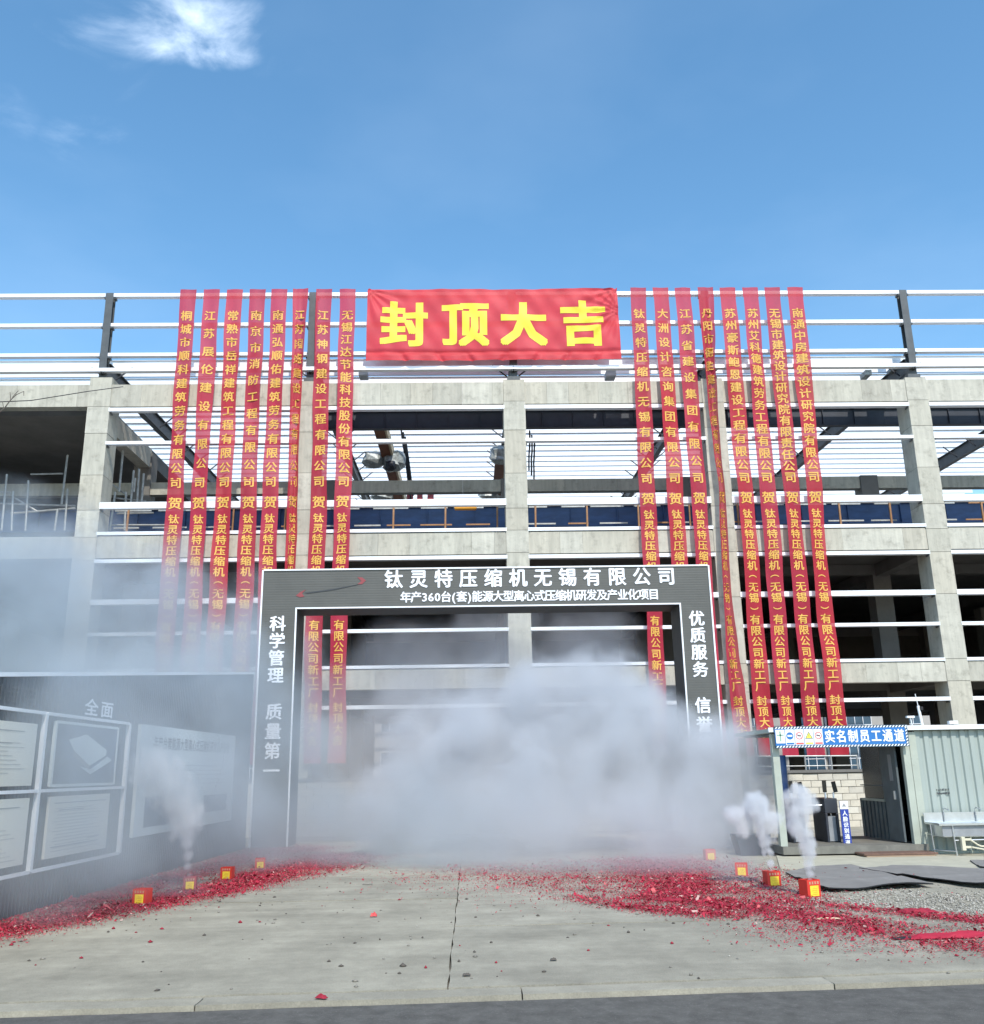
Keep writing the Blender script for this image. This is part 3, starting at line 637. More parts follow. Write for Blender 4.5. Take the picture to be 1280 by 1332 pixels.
zl = [5.70, 5.25, 4.80, 4.35, None, 3.42, 2.93, 2.44, 1.95]
raised('letter', [(c, -5.06, z-.10, .43, .43) for c, z in zip(T3, zl) if z], GY-.002, MT['letter'], ga, (.5, GY, 0))
raised('letter', [(c, 6.07, z-.10, .43, .43) for c, z in zip('优质服务 信誉第一', zl) if z], GY-.002, MT['letter'], ga, (.5, GY, 0))
# swoosh emblem: two red arrow tips joined by a thin dark stroke
def fl(pts, m_, name, y=GY-.012):
    n = len(pts); P = [at(a, b, GY) for a, b in pts]
    vs = [(p.x, y, p.z) for p in P]+[(p.x, y+.01, p.z) for p in P]
    o = MB().add(vs, [tuple(range(n)), tuple(range(n, 2*n))[::-1]]+[(i, n+i, n+(i+1) % n, (i+1) % n) for i in range(n)]).build(name, m_, ga); o.location = -Vector((.5, GY, 0)); return o
fl([(385, 775), (391, 770), (398, 767), (393, 772), (396, 776), (390, 777)], MT['emblem'], 'emblem_tip')
fl([(465, 760), (470, 756), (465, 751), (471, 751), (476, 755), (471, 760)], MT['emblem'], 'emblem_tip')
fl([(396, 771), (430, 766.6), (466, 760), (466, 760.6), (432, 768), (400, 772.3)], MT['darkprint'], 'emblem_stroke')

# ------------------------------------------------------------------ hoarding with notice boards
HA, HB = Vector((-6.22, 8.6, 0)), Vector((-5.62, 25.05, 0)); HD = (HB-HA).normalized(); HN = Vector((HD.y, -HD.x, 0))
def hp(s_, z, off=0.0):        # s_ = Y along the wall
    p = HA+HD*((s_-HA.y)/HD.y)+HN*off; return Vector((p.x, p.y, z))
ho = empty('hoarding', tuple(HA), 'dark site hoarding with a white capping, running from the gateway toward the road', 'hoarding')
htop = lambda s_: 3.05+(s_-12.7)*(4.28-3.05)/(25-12.7)
s_ = 8.6
while s_ < 25:
    e = min(s_+1.1, 25.0); mb = MB(); n = 11
    cols = []
    for k in range(n):
        a = s_+(e-s_-.012)*k/n; b = a+(e-s_-.012)/n
        cols += [(a, 0), (a+(b-a)*.55, 0), (a+(b-a)*.65, -.012), (b-(b-a)*.1, -.012)]
    cols.append((e-.012, 0))
    vs = [hp(a, z if z == 0 else htop(a), o_) for a, o_ in cols for z in (0, 1)]
    mb.add(vs, [(2*i, 2*i+2, 2*i+3, 2*i+1) for i in range(len(cols)-1)])
    vs = [hp(s_, 0, -.02), hp(e, 0, -.02), hp(e, htop(e), -.02), hp(s_, htop(s_), -.02), hp(s_, 0, -.06), hp(e, 0, -.06), hp(e, htop(e), -.06), hp(s_, htop(s_), -.06)]
    mb.add(vs, [(0, 1, 2, 3), (7, 6, 5, 4), (0, 3, 7, 4), (1, 5, 6, 2)])
    mb.build('sheet_panel', MT['hoard'], ho, hp(s_, 1)); s_ = e
MB().bar(hp(8.6, htop(8.6)+.03, -.02), hp(25, htop(25)+.03, -.02), .10, .055).build('capping', MT['white'], ho, hp(15, 3))
HL = HA
def hquad(name, m_, s0, s1, z0, z1, o0, o1, parent, ploc):
    vs = [hp(a, z, o) for o in (o1, o0) for a, z in ((s0, z0), (s1, z0), (s1, z1), (s0, z1))]
    ob = MB().add(vs, [(0, 1, 2, 3), (7, 6, 5, 4), (0, 4, 5, 1), (1, 5, 6, 2), (2, 6, 7, 3), (3, 7, 4, 0)]).build(name, m_, parent); ob.location = -Vector(ploc); return ob
def htext(name, txt, s0, s1, z, size, off, m_, parent, ploc, bold=.028, wide=1.0):
    load_glyphs(txt, bold); mb = MB(); n = len(txt)
    for k, ch in enumerate(txt):
        sc = s0+(s1-s0)*(k+.5)/n
        glyph(mb, ch, lambda a, b, c: hp(sc+a, z+b, off+c), size*.95*wide, size, bold=bold)
    ob = mb.build(name, m_, parent); ob.location = -Vector(ploc)
    return ob
def frame_board(s0, s1, z0, z1, nx, nz_, label):
    b = empty('notice_board', tuple(hp(s0, z0)), label, 'notice board'); pl = hp(s0, z0)
    w_ = .036
    for k in range(nx+1):
        a = s0+(s1-s0)*k/nx; hquad('frame_bar', MT['white'], a-w_, a+w_, z0, z1, .0, .06, b, pl)
    for k in range(nz_+1):
        z = z0+(z1-z0)*k/nz_
        for j in range(nx):
            a, c = s0+(s1-s0)*j/nx+w_, s0+(s1-s0)*(j+1)/nx-w_; hquad('frame_bar', MT['white'], a, c, z-.022, z+.022, .01, .055, b, pl)
    return b, pl
b1, pl1 = frame_board(7.75+.85*0+.0, 10.80, .53, 2.64, 1, 2, 'white framed notice board with cream posters, the one nearest the road') if 0 else (None, None)
b2, pl2 = frame_board(10.72, 16.86, .53, 2.64, 2, 2, 'white framed notice board holding two rows of posters, on the dark hoarding')
hquad('poster', MT['poster'], 10.98, 13.55, 1.66, 2.48, .01, .05, b2, pl2)
hquad('poster', MT['poster'], 10.98, 13.55, .65, 1.50, .01, .05, b2, pl2)
hquad('poster', MT['poster'], 14.15, 16.25, .66, 1.50, .01, .05, b2, pl2)
pp = hquad('picture_poster', MT['posterb'], 14.16, 16.33, 1.67, 2.52, .01, .05, b2, pl2)
for (a, c, z0, z1) in ((14.10, 14.15, 1.64, 2.55), (16.33, 16.38, 1.64, 2.55), (14.15, 16.33, 1.63, 1.67), (14.15, 16.33, 2.52, 2.56)): hquad('poster_border', MT['board'], a, c, z0, z1, .011, .056, b2, pl2)
# printed picture: aerial view of a white hall
def hpoly(name, m_, pts, off, parent, pl):
    P = [hp(a, z, off) for a, z in pts]; n = len(P); ob = MB().add(P, [tuple(range(n))]).build(name, m_, parent); ob.location = -Vector(pl)
hpoly('printed_hall', MT['board'], [(14.55, 2.30), (15.15, 2.40), (15.95, 2.18), (15.95, 2.10), (15.35, 1.93), (14.75, 2.15)], .053, b2, pl2)
hpoly('printed_hall', MT['greyprint'], [(14.75, 2.15), (15.35, 1.93), (15.35, 1.87), (14.75, 2.06)], .0535, b2, pl2)
hpoly('printed_yard', MT['paper'], [(15.0, 1.92), (15.4, 1.80), (16.2, 2.02), (16.0, 2.08), (15.4, 1.88)], .0532, b2, pl2)
for k in range(14): hquad('printed_line', MT['faint'], 14.32+(k % 3)*.05, 16.0-(k*37 % 11)*.05, .74+k*.045, .752+k*.045, .0505, .053, b2, pl2)
for k in range(16): hquad('printed_line', MT['faint'], 11.1, 13.3-(k*29 % 9)*.06, (.72 if k < 8 else 1.38)+k*.055, (.732 if k < 8 else 1.392)+k*.055, .0505, .053, b2, pl2)
for (s0, s1, z) in ((14.3, 16.1, 1.40), (14.3, 15.9, .80), (14.45, 15.3, 1.30), (11.2, 13.3, 1.38), (11.2, 13.2, 2.36), (11.3, 12.9, 2.2), (15.5, 15.9, .86)):
    hquad('printed_line', MT['greyprint'], s0, s1, z, z+.012, .0505, .054, b2, pl2)
htext('lettering', '全面', 15.0, 16.2, 2.82, .27, .02, MT['letter'], ho, HL, wide=2.0)
for k in range(9):            # worn small strips where the slogan has faded
    
    s0 = 10.8+k*.48; q_ = random.Random(k)
    for zz_ in (2.74, 2.80, 2.86, 2.92): hquad('faded_stroke', MT['steel'], s0+q_.uniform(0, .12), s0+q_.uniform(.24, .38), zz_, zz_+.012, .0, .006, ho, HL)
    for _ in range(2): a_ = s0+q_.uniform(.04, .32); hquad('faded_stroke', MT['steel'], a_, a_+.025, 2.72+q_.uniform(0, .05), 2.95, .0, .008, ho, HL)
wb = empty('display_board', tuple(hp(17.4, .7)), 'large pale board with a dark printed heading beside the gateway pillar', 'sign'); plw = hp(17.4, .7)
hquad('panel', MT['board'], 17.35, 23.4, .74, 2.66, .0, .06, wb, plw)
htext('lettering', '年产台套能源大型离心式压缩机研发及产业化', 18.0, 22.9, 2.36, .25, .064, MT['darkprint'], wb, plw, bold=.02)
for k in range(5): hquad('printed_line', MT['greyprint'], 19.4, 22.8-(k % 2)*.5, 1.95-.09*k, 1.965-.09*k, .061, .064, wb, plw)
hquad('printed_photo', MT['posterb'], 17.8, 19.4, .88, 1.40, .061, .065, wb, plw); hquad('printed_photo', MT['posterb'], 21.2, 22.9, 1.0, 1.35, .061, .065, wb, plw)

# ------------------------------------------------------------------ gate cabin
CY = 19.9
cb = empty('gate_cabin', (8.5, CY, 0), 'pale green corrugated gate cabin with an open passage and raised floor', 'cabin')
def cpart(name, m_, x0, x1, y0, y1, z0, z1, bevel=0): return box(name, m_, cb, x0, x1, y0, y1, z0, z1, bevel)
XL0, XP, XR0, CB_, CT = 6.20, 8.93, 13.4, 22.4, 2.52
cpart('floor_deck', MT['deck'], XL0, XP+.2, CY-.12, CB_, .05, .20)
cpart('corner_post', MT['cabintrim'], XL0, XL0+.14, CY, CY+.14, .20, CT-.13)
cpart('corner_post', MT['cabintrim'], XL0, XL0+.14, CB_-.14, CB_, .20, CT-.13)
cpart('corner_post', MT['cabintrim'], XP-.02, XP+.12, CY, CY+.12, .02, CT-.13)
cpart('corner_post', MT['cabintrim'], XP+.125, XP+.27, CY-.01, CY+.12, .02, CT-.13)
cpart('roof', MT['cabintrim'], XL0-.05, XR0, CY-.06, CB_+.05, CT-.10, CT-.02)
cpart('roof_edge', MT['white'], XL0-.07, XR0, CY-.10, CY-.061, CT-.09, CT+.0)
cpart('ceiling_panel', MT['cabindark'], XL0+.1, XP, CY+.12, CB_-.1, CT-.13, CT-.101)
def corr(x0, x1, z0, z1, y, pitch=.19, depth=.035):
    mb = MB(); n = round((x1-x0)/pitch); p = (x1-x0)/n; prof = []
    for k in range(n): prof += [(x0+k*p, 0), (x0+k*p+p*.5, 0), (x0+k*p+p*.62, depth), (x0+k*p+p*.88, depth)]
    prof.append((x1, 0)); vs = [(x, y+d, z) for x, d in prof for z in (z0, z1)]
    mb.add(vs, [(2*i, 2*i+2, 2*i+3, 2*i+1) for i in range(len(prof)-1)]); return mb
mb = corr(XP+.27, XR0, .06, CT-.11, CY+.02); mb.box(XP+.27, XR0, CY+.07, CY+.12, .06, CT-.11); mb.build('corrugated_wall', MT['cabin'], cb, (10.5, CY, 1))
cpart('base_rail', MT['cabintrim'], XP+.27, XR0, CY-.03, CY+.12, -.0, .058)
cpart('back_wall', MT['cabindark'], XP+.1, XR0, CB_-.08, CB_, .0, CT-.14); cpart('end_wall', MT['cabin'], XR0-.08, XR0, CY+.13, CB_-.09, .0, CT-.14)
# passage side wall: ribbed sheet, window, dark doorway beside the front post
mb = MB(); 
y = CY+.95
while y < CB_-.1:
    mb.box(XP-.05, XP-.01, y, y+.12, .20, 1.02); mb.box(XP-.02, XP+.01, y+.12, y+.20, .20, 1.02); y += .2
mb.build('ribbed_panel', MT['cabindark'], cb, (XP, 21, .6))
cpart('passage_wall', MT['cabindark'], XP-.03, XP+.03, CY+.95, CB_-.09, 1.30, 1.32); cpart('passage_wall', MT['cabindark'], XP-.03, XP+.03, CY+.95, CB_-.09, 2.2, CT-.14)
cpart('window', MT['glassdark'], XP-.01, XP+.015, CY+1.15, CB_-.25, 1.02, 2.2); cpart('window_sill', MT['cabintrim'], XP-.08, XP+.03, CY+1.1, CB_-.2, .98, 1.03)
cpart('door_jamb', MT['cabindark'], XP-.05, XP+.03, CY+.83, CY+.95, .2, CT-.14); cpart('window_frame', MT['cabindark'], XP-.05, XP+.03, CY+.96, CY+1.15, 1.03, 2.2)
cpart('doorway_dark_sheet', MT['black'], XP+.6, XP+.65, CY+.15, CY+1.2, .02, CT-.15); cpart('room_shelf', MT['cabindark'], XP+.2, XP+.5, CY+.3, CY+.8, .72, .76); cpart('room_shelf', MT['cabindark'], XP+.2, XP+.5, CY+.3, CY+.8, 1.05, 1.08)  # black sheet behind the doorway stands in for the unlit room
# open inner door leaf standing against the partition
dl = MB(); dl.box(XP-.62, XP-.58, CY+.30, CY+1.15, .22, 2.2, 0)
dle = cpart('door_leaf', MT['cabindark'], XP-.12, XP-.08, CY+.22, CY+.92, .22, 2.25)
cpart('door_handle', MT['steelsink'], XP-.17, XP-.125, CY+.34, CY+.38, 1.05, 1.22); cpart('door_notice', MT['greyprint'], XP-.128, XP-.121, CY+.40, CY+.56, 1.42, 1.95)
cpart('step_plate', MT['plyedge'], 7.66, 9.02, CY-.62, CY-.13, .0, .045) ; cpart('step_plate', MT['ply'], 7.62, 9.08, CY-.60, CY-.13, .046, .085, .01)
# the sign on the cabin front
sg = empty('cabin_sign', (7.58, CY-.12, 2.1), 'long blue sign with white characters, warning pictograms and striped border on the cabin front', 'sign')
def spart(name, m_, x0, x1, z0, z1, y0=CY-.15, y1=CY-.11): return box(name, m_, sg, x0, x1, y0, y1, z0, z1)
SX0, SX1, SZ0, SZ1 = 6.24, 8.98, 2.11, 2.53
spart('panel', MT['signblue'], SX0, SX1, SZ0, SZ1)
st = MB(); x = SX0
while x < SX1-.05:
    for z0, z1 in ((SZ0+.004, SZ0+.042), (SZ1-.042, SZ1-.004)):
        st.add([(x, CY-.153, z0), (x+.032, CY-.153, z0), (x+.062, CY-.153, z1), (x+.03, CY-.153, z1)], [(0, 1, 2, 3)])
    x += .064
z = SZ0+.045
while z < SZ1-.07: st.add([(SX1-.04, CY-.153, z), (SX1-.004, CY-.153, z+.025), (SX1-.004, CY-.153, z+.055), (SX1-.04, CY-.153, z+.03)], [(0, 1, 2, 3)]); z += .06
o = st.build('striped_border', MT['white'], sg); o.location = -Vector((7.58, CY-.12, 2.1))
sb = MB().box(SX0-.01, SX1+.01, CY-.152, CY-.11, SZ0-.006, SZ0+.044).box(SX0-.01, SX1+.01, CY-.152, CY-.11, SZ1-.044, SZ1+.006).box(SX1-.043, SX1+.01, CY-.152, CY-.11, SZ0+.045, SZ1-.045)
o = sb.build('border_base', mat('border_navy', (.02, .06, .10), .5), sg); o.location = -Vector((7.58, CY-.12, 2.1))
GRN, RED2, YEL = mat('sign_green', (.25, .42, .30), .5), mat('sign_red', (.65, .12, .10), .5), mat('sign_yellow', (.80, .75, .10), .5)
def disc(mb, cx_, cz_, r_, y, mi=0, r_in=0, n=20):
    P = [(cx_+r_*math.cos(2*math.pi*k/n), y, cz_+r_*math.sin(2*math.pi*k/n)) for k in range(n)]
    if not r_in: mb.add(P, [tuple(range(n))], mi); return
    Q = [(cx_+r_in*math.cos(2*math.pi*k/n), y, cz_+r_in*math.sin(2*math.pi*k/n)) for k in range(n)]
    mb.add(P+Q, [(k, (k+1) % n, n+(k+1) % n, n+k) for k in range(n)], mi)
def picto(x0, x1, z0, z1, kind):
    mb = MB(); y = CY-.158; cx_, cz_ = (x0+x1)/2, (z0+z1)/2+.025; w_ = (x1-x0)/2
    mb.box(x0, x1, CY-.157, CY-.15, z0, z1, 0)
    if kind == 'plus': mb.box(cx_-.015, cx_+.015, y-.001, y, z0+.04, z1-.03, 1).box(x0+.02, x1-.02, y-.001, y, cz_-.01, cz_+.015, 1)
    if kind == 'mask': disc(mb, cx_, cz_, w_*.8, y-.001, 2); mb.box(cx_-.05, cx_+.05, y-.003, y-.002, cz_-.015, cz_+.02, 0)
    if kind == 'ban':
        disc(mb, cx_, cz_, w_*.8, y-.001, 3, w_*.62); mb.bar((cx_-.05, y-.002, cz_+.05), (cx_+.05, y-.002, cz_-.05), .012, .002, 3); mb.box(cx_-.04, cx_+.035, y-.002, y-.001, cz_-.008, cz_+.012, 5)
    if kind == 'warn':
        mb.add([(cx_-.08, y-.001, cz_-.06), (cx_+.08, y-.001, cz_-.06), (cx_, y-.001, cz_+.08)], [(0, 1, 2)], 5); mb.add([(cx_-.06, y-.002, cz_-.048), (cx_+.06, y-.002, cz_-.048), (cx_, y-.002, cz_+.058)], [(0, 1, 2)], 4); mb.box(cx_-.005, cx_+.005, y-.004, y-.003, cz_-.03, cz_+.025, 5)
    if kind != 'plus': mb.box(x0+.015, x1-.015, y-.001, y, z0+.012, z0+.045, 2 if kind == 'mask' else 3 if kind == 'ban' else 4)
    o = mb.build('pictogram', [MT['white'], GRN, MT['signblue'], RED2, YEL, MT['darkprint']], sg); o.location = -Vector((7.58, CY-.12, 2.1))
for k, kd in enumerate(('plus', 'mask', 'ban', 'warn', 'ban')):
    x0 = 6.25+k*.196; picto(x0, x0+(.184), 2.165 if k else 2.20, 2.475 if k else 2.47, kd)
load_glyphs('实名制员工通道人脸识别通道', .03)
o = raised('letter', [(c, 7.36+k*.240, 2.325, .215, .265) for k, c in enumerate('实名制员工通道')], CY-.151, MT['letter'], sg, (7.58, CY-.12, 2.1), .006, .03)
# stencil on the sheet wall: worn black marks
sc_ = MB(); q = random.Random(3)
for row, (z, n, h_) in enumerate(((1.235, 9, .055), (1.165, 12, .045))):
    for k in range(n):
        x = 9.50+k*.27/n; sc_.box(x, x+q.uniform(.01, .02), CY+.012, CY+.018, z-h_*q.uniform(.2, .5), z+h_*q.uniform(.1, .5))
sc_.build('stencil_mark', MT['darkprint'], cb, (9.6, CY, 1.2))
# roof fittings
vc = empty('roof_camera', (9.98, CY, 2.52), 'small white surveillance camera on the cabin roof edge', 'camera')
MB().box(9.90, 10.08, CY-.12, CY-.02, 2.53, 2.60).build('housing', MT['white'], vc, (10, CY-.07, 2.56)); MB().tube([(10.0, CY-.03, 2.50), (10.0, CY-.03, 2.54)], .02, 8).build('bracket', MT['steel'], vc, (10, CY, 2.5))
an = empty('antenna', (9.62, 20.4, 2.5), 'thin white antenna mast with small speaker on the cabin roof', 'antenna')
MB().tube([(9.62, 20.4, 2.5), (9.58, 20.4, 2.95)], .03, 8).build('mast', MT['white'], an, (9.6, 20.4, 2.7)); MB().tube([(9.58, 20.4, 2.95), (9.55, 20.4, 3.2)], .008, 6).build('whip', MT['white'], an, (9.57, 20.4, 3.0)); MB().box(9.60, 9.66, 20.35, 20.42, 2.86, 2.93).build('fitting', MT['black'], an, (9.6, 20.4, 2.9))
MB().tube([(9.40, 20.4, 2.5), (9.38, 20.4, 2.72)], .012, 6).box(9.30, 9.46, 20.36, 20.44, 2.70, 2.74).build('lamp_arm', MT['white'], an, (9.4, 20.4, 2.6))
# turnstiles inside the passage
def turnstile(X, Y, lab, arm):
    t = empty('turnstile', (X, Y, .2), lab, 'turnstile', 'turnstiles in the cabin passage')
    mb = MB(); mb.box(X-.14, X+.14, Y-.02, Y+.75, .78, 1.08); mb.box(X-.14, X-.09, Y-.02, Y+.75, .2, .78).box(X+.09, X+.14, Y-.02, Y+.75, .2, .78)
    mb.build('housing', MT['steelblk'], t, (X, Y, .7), bevel=.012)
    MB().box(X-.085, X+.085, Y+.02, Y+.70, .22, .72).build('inner_panel', MT['galv_d'], t, (X, Y, .5))
    for a, b in arm: MB().tube([(X, Y+.1, .94), (X+a, Y+.1, .94+b)], .018, 8).build('arm', MT['steelsink'], t, (X, Y, .94))
    MB().box(X-.11, X-.03, Y+.05, Y+.08, 1.2, 1.44).build('face_screen', MT['glassdark'], t, (X-.07, Y, 1.3)); MB().box(X-.08, X-.05, Y+.06, Y+.09, 1.08, 1.2).build('screen_post', MT['galv'], t, (X-.07, Y, 1.1))
    mb = MB(); mb.bar((X+.16, Y+.06, 1.2), (X+.12, Y+.05, 1.42), .085, .03, 0, (0, 1, 0)); mb.build('face_screen', MT['glassdark'], t, (X+.1, Y, 1.3)); MB().box(X+.10, X+.13, Y+.08, Y+.10, 1.08, 1.2).build('screen_post', MT['galv'], t, (X+.1, Y, 1.1))
    return t
turnstile(7.58, 20.7, 'dark turnstile with face screens beside the narrow navy sign', ((-.46, 0), (.05, -.4)))
turnstile(6.86, 20.7, 'dark turnstile beside the blue curved panel, half hidden by rising smoke', ((.05, -.4),))
vs_ = empty('upright_sign', (7.75, 20.42, .18), 'narrow upright navy sign with white characters standing in the cabin passage', 'sign')
MB().box(7.66, 7.83, 20.40, 20.43, .18, 1.03).build('panel', MT['navy'], vs_, (7.75, 20.4, .6)); MB().box(7.66, 7.83, 20.393, 20.40, .87, 1.03).build('header', MT['white'], vs_, (7.75, 20.39, .9)); MB().add([(7.70, 20.39, .92), (7.79, 20.39, .92), (7.745, 20.39, .99)], [(0, 1, 2)]).build('header_mark', MT['greyprint'], vs_, (7.74, 20.39, .95))
raised('letter', [(c, 7.745, .79-k*.115, .105, .105) for k, c in enumerate('人脸识别通道')], 20.399, MT['letter'], vs_, (7.75, 20.42, .18), .004, .03)
bp = MB(); n = 14
for k in range(n+1):
    t = math.pi*k/n; bp.v += [(6.78+.13*math.cos(t), 21.3-.13*math.sin(t), .25), (6.78+.13*math.cos(t), 21.3-.13*math.sin(t), 1.98)]
bp.f = [(2*k, 2*k+2, 2*k+3, 2*k+1) for k in range(n)]+[tuple(2*k+1 for k in range(n+1)), (0, 1, 2*n+1, 2*n)]; bp.m = [0]*len(bp.f)
o = bp.build('curved_panel', mat('bright_blue', (.015, .10, .36), .4, var=.1), None, (6.78, 21.3, .2), smooth=False); tag(o, 'tall blue curved panel standing inside the cabin passage', 'panel')
# guard railing behind the cabin, before the factory
rl = empty('railing', (10.5, 29.6, 0), 'pale metal railing behind the block wall', 'railing')
for X in (8.6, 9.4, 10.2, 11.0, 11.8): MB().tube([(X, 29.6, 0), (X, 29.6, 2.05)], .025, 6).build('post', MT['pole'], rl, (X, 29.6, 1))
MB().tube([(8.6, 29.6, 2.05), (11.8, 29.6, 2.02)], .025, 6).build('top_rail', MT['pole'], rl, (10, 29.6, 2)); MB().tube([(8.6, 29.6, 1.75), (11.8, 29.6, 1.74)], .018, 6).build('mid_rail', MT['pole'], rl, (10, 29.6, 1.7))

# wash trough beside the cabin
sk = empty('wash_trough', (10.2, 19.45, 0), 'stainless steel wash trough on legs against the corrugated cabin wall', 'sink')
def kp(name, m_, x0, x1, y0, y1, z0, z1, bv=0): return box(name, m_, sk, x0, x1, y0, y1, z0, z1, bv)
SX, SE = 9.12, 11.3
kp('splashback', MT['steelsink'], SX, SE, 19.80, 19.83, .60, .80); kp('rim', MT['steelsink'], SX, SE, 19.20, 19.26, .58, .62); kp('rim', MT['steelsink'], SX, SX+.05, 19.26, 19.80, .585, .625)
kp('rim', MT['steelsink'], SX+.05, SE, 19.74, 19.80, .585, .62); kp('basin', MT['steelsink'], SX+.1, SX+.98, 19.27, 19.73, .36, .59, .01); kp('basin', MT['steelsink'], SX+1.04, SX+1.95, 19.27, 19.73, .36, .59, .01)
kp('apron', MT['galv_d'], SX+.08, SE, 19.262, 19.268, .38, .58)
for X in (SX+.06, SX+.28, SX+1.15, SX+1.3, SE-.1):
    MB().tube([(X, 19.25 if X != SX+.06 else 19.7, .58), (X+.02, 19.25 if X != SX+.06 else 19.7, 0)], .016, 8).build('leg', MT['steelsink'], sk, (X, 19.25, .3))
MB().tube([(SX+.28, 19.25, .30), (SE, 19.25, .32)], .014, 8).build('stretcher', MT['steelsink'], sk, (10, 19.25, .3))
MB().tube([(SX+.06, 19.7, .10), (SX+.28, 19.25, .10)], .012, 8).build('stretcher', MT['steelsink'], sk, (9.3, 19.5, .1))
for X in (SX+.40, SX+1.05, SX+1.7):
    MB().tube([(X, 19.78, .62), (X, 19.78, .86), (X, 19.72, .89), (X+.03, 19.62, .85)], .014, 8).build('tap', MT['steelsink'], sk, (X, 19.7, .7))
hs_ = empty('hose', (9.8, 19.1, .1), 'cream hose and pipe fitting hanging under the wash trough', 'hose')
MB().box(9.50, 9.57, 19.15, 19.22, .12, .37).box(9.571, 9.70, 19.16, 19.21, .30, .34).box(9.571, 9.68, 19.16, 19.21, .16, .20).build('pipe_fitting', MT['hose'], hs_, (9.55, 19.2, .2), bevel=.006)
MB().tube([(9.68, 19.18, .32)]+[(9.68+.42*t, 19.16, .32-.16*math.sin(t*math.pi*.85)+.05*t) for t in (.15, .3, .45, .6, .75, .9, 1.0)], .016, 8).build('hose_line', MT['hose'], hs_, (9.9, 19.1, .3))
MB().tube([(9.68+t*1.2, 19.15-.1*t, .18-.12*math.sin(min(1, t*1.3)*math.pi/2)) for t in (0, .1, .2, .35, .5, .7, 1)], .016, 8).build('hose_line', MT['hose'], hs_, (9.9, 19.1, .1))

# dark crate beside the cabin post
dc = MB(); dc.add([(5.50, 20.3, 0), (6.02, 20.3, 0), (6.10, 20.3, .40), (5.42, 20.3, .40), (5.50, 20.75, 0), (6.02, 20.75, 0), (6.10, 20.82, .40), (5.42, 20.82, .40)], [(0, 1, 2, 3), (1, 5, 6, 2), (5, 4, 7, 6), (4, 0, 3, 7), (0, 4, 5, 1)])
dc.box(5.40, 6.12, 20.27, 20.299, .36, .41)
o = dc.build('plastic_tub', MT['steelblk'], None, (5.76, 20.5, 0)); tag(o, 'dark plastic tub on the ground beside the cabin corner', 'tub')

# ------------------------------------------------------------------ apron, mats, gravel
ap = mat('apron_concrete', (.43, .40, .30), .9, var=.12, vscale=2.5, bump=.2, spots=((.22, .2, .17), 3, .6, .12, .5))
pts = [gnd(x, y) for x, y in ((1010, 1114), (1300, 1111), (1300, 1137), (1230, 1140), (1190, 1131), (1110, 1134), (1015, 1131))]
a_ = MB().prism([(p.x, p.y) for p in pts][::-1], .001, .02).build('cabin_apron', ap, None, (8, 18.5, 0)); tag(a_, kind='structure')
def matsheet(pts, lab, lift):
    P = [gnd(x, y) for x, y in pts]; n = len(P); mb = MB(); c = sum(P, Vector())/n
    rows = 8; vs = []
    for k in range(rows+1):
        f_ = k/rows
        for p in P:
            q_ = c+(p-c)*f_; d = (p-c).length*f_; nearness = max(0, (c.y-p.y)/2)
            vs.append((q_.x, q_.y, .028+lift*f_**3*(.35+.65*math.sin(p.x*2.1+1)**2)*(1 if p.y < c.y else .3)))
    m_ = n
    fs = [(k*n+i, k*n+(i+1) % n, (k+1)*n+(i+1) % n, (k+1)*n+i) for k in range(rows) for i in range(n)]
    mb.add(vs, fs); top = len(vs)
    mb.add([(v[0], v[1], v[2]-.016) for v in vs], [f_[::-1] for f_ in fs], 1)
    mb.f += [(rows*n+i, rows*n+(i+1) % n, top+rows*n+(i+1) % n, top+rows*n+i) for i in range(n)]; mb.m += [1]*n
    o = mb.build('ground_sheet', [MT['mat'], MT['black']], None, c); tag(o, lab, 'mat', 'worn sheets laid on the ground by the cabin')
def dens(pts, n=6):
    out_ = []
    for (a, b) in zip(pts, pts[1:]+pts[:1]):
        for k in range(n): out_.append((a[0]+(b[0]-a[0])*k/n, a[1]+(b[1]-a[1])*k/n+rnd.uniform(-.35, .35)))
    return out_
matsheet(dens([(1022, 1137), (1050, 1131), (1108, 1127), (1150, 1137), (1178, 1146), (1215, 1155), (1150, 1158), (1078, 1162), (1060, 1158)]), 'worn grey sheet on the ground behind the nearest firework carton', .07)
matsheet(dens([(1118, 1132), (1160, 1129), (1290, 1133), (1310, 1159), (1262, 1155), (1200, 1146), (1150, 1137)]), 'worn grey sheet on the ground before the wash trough', .10)
matsheet(dens([(1262, 1122), (1320, 1122), (1320, 1138), (1275, 1131)]), 'worn grey sheet beyond the others at the edge of the apron', .06)

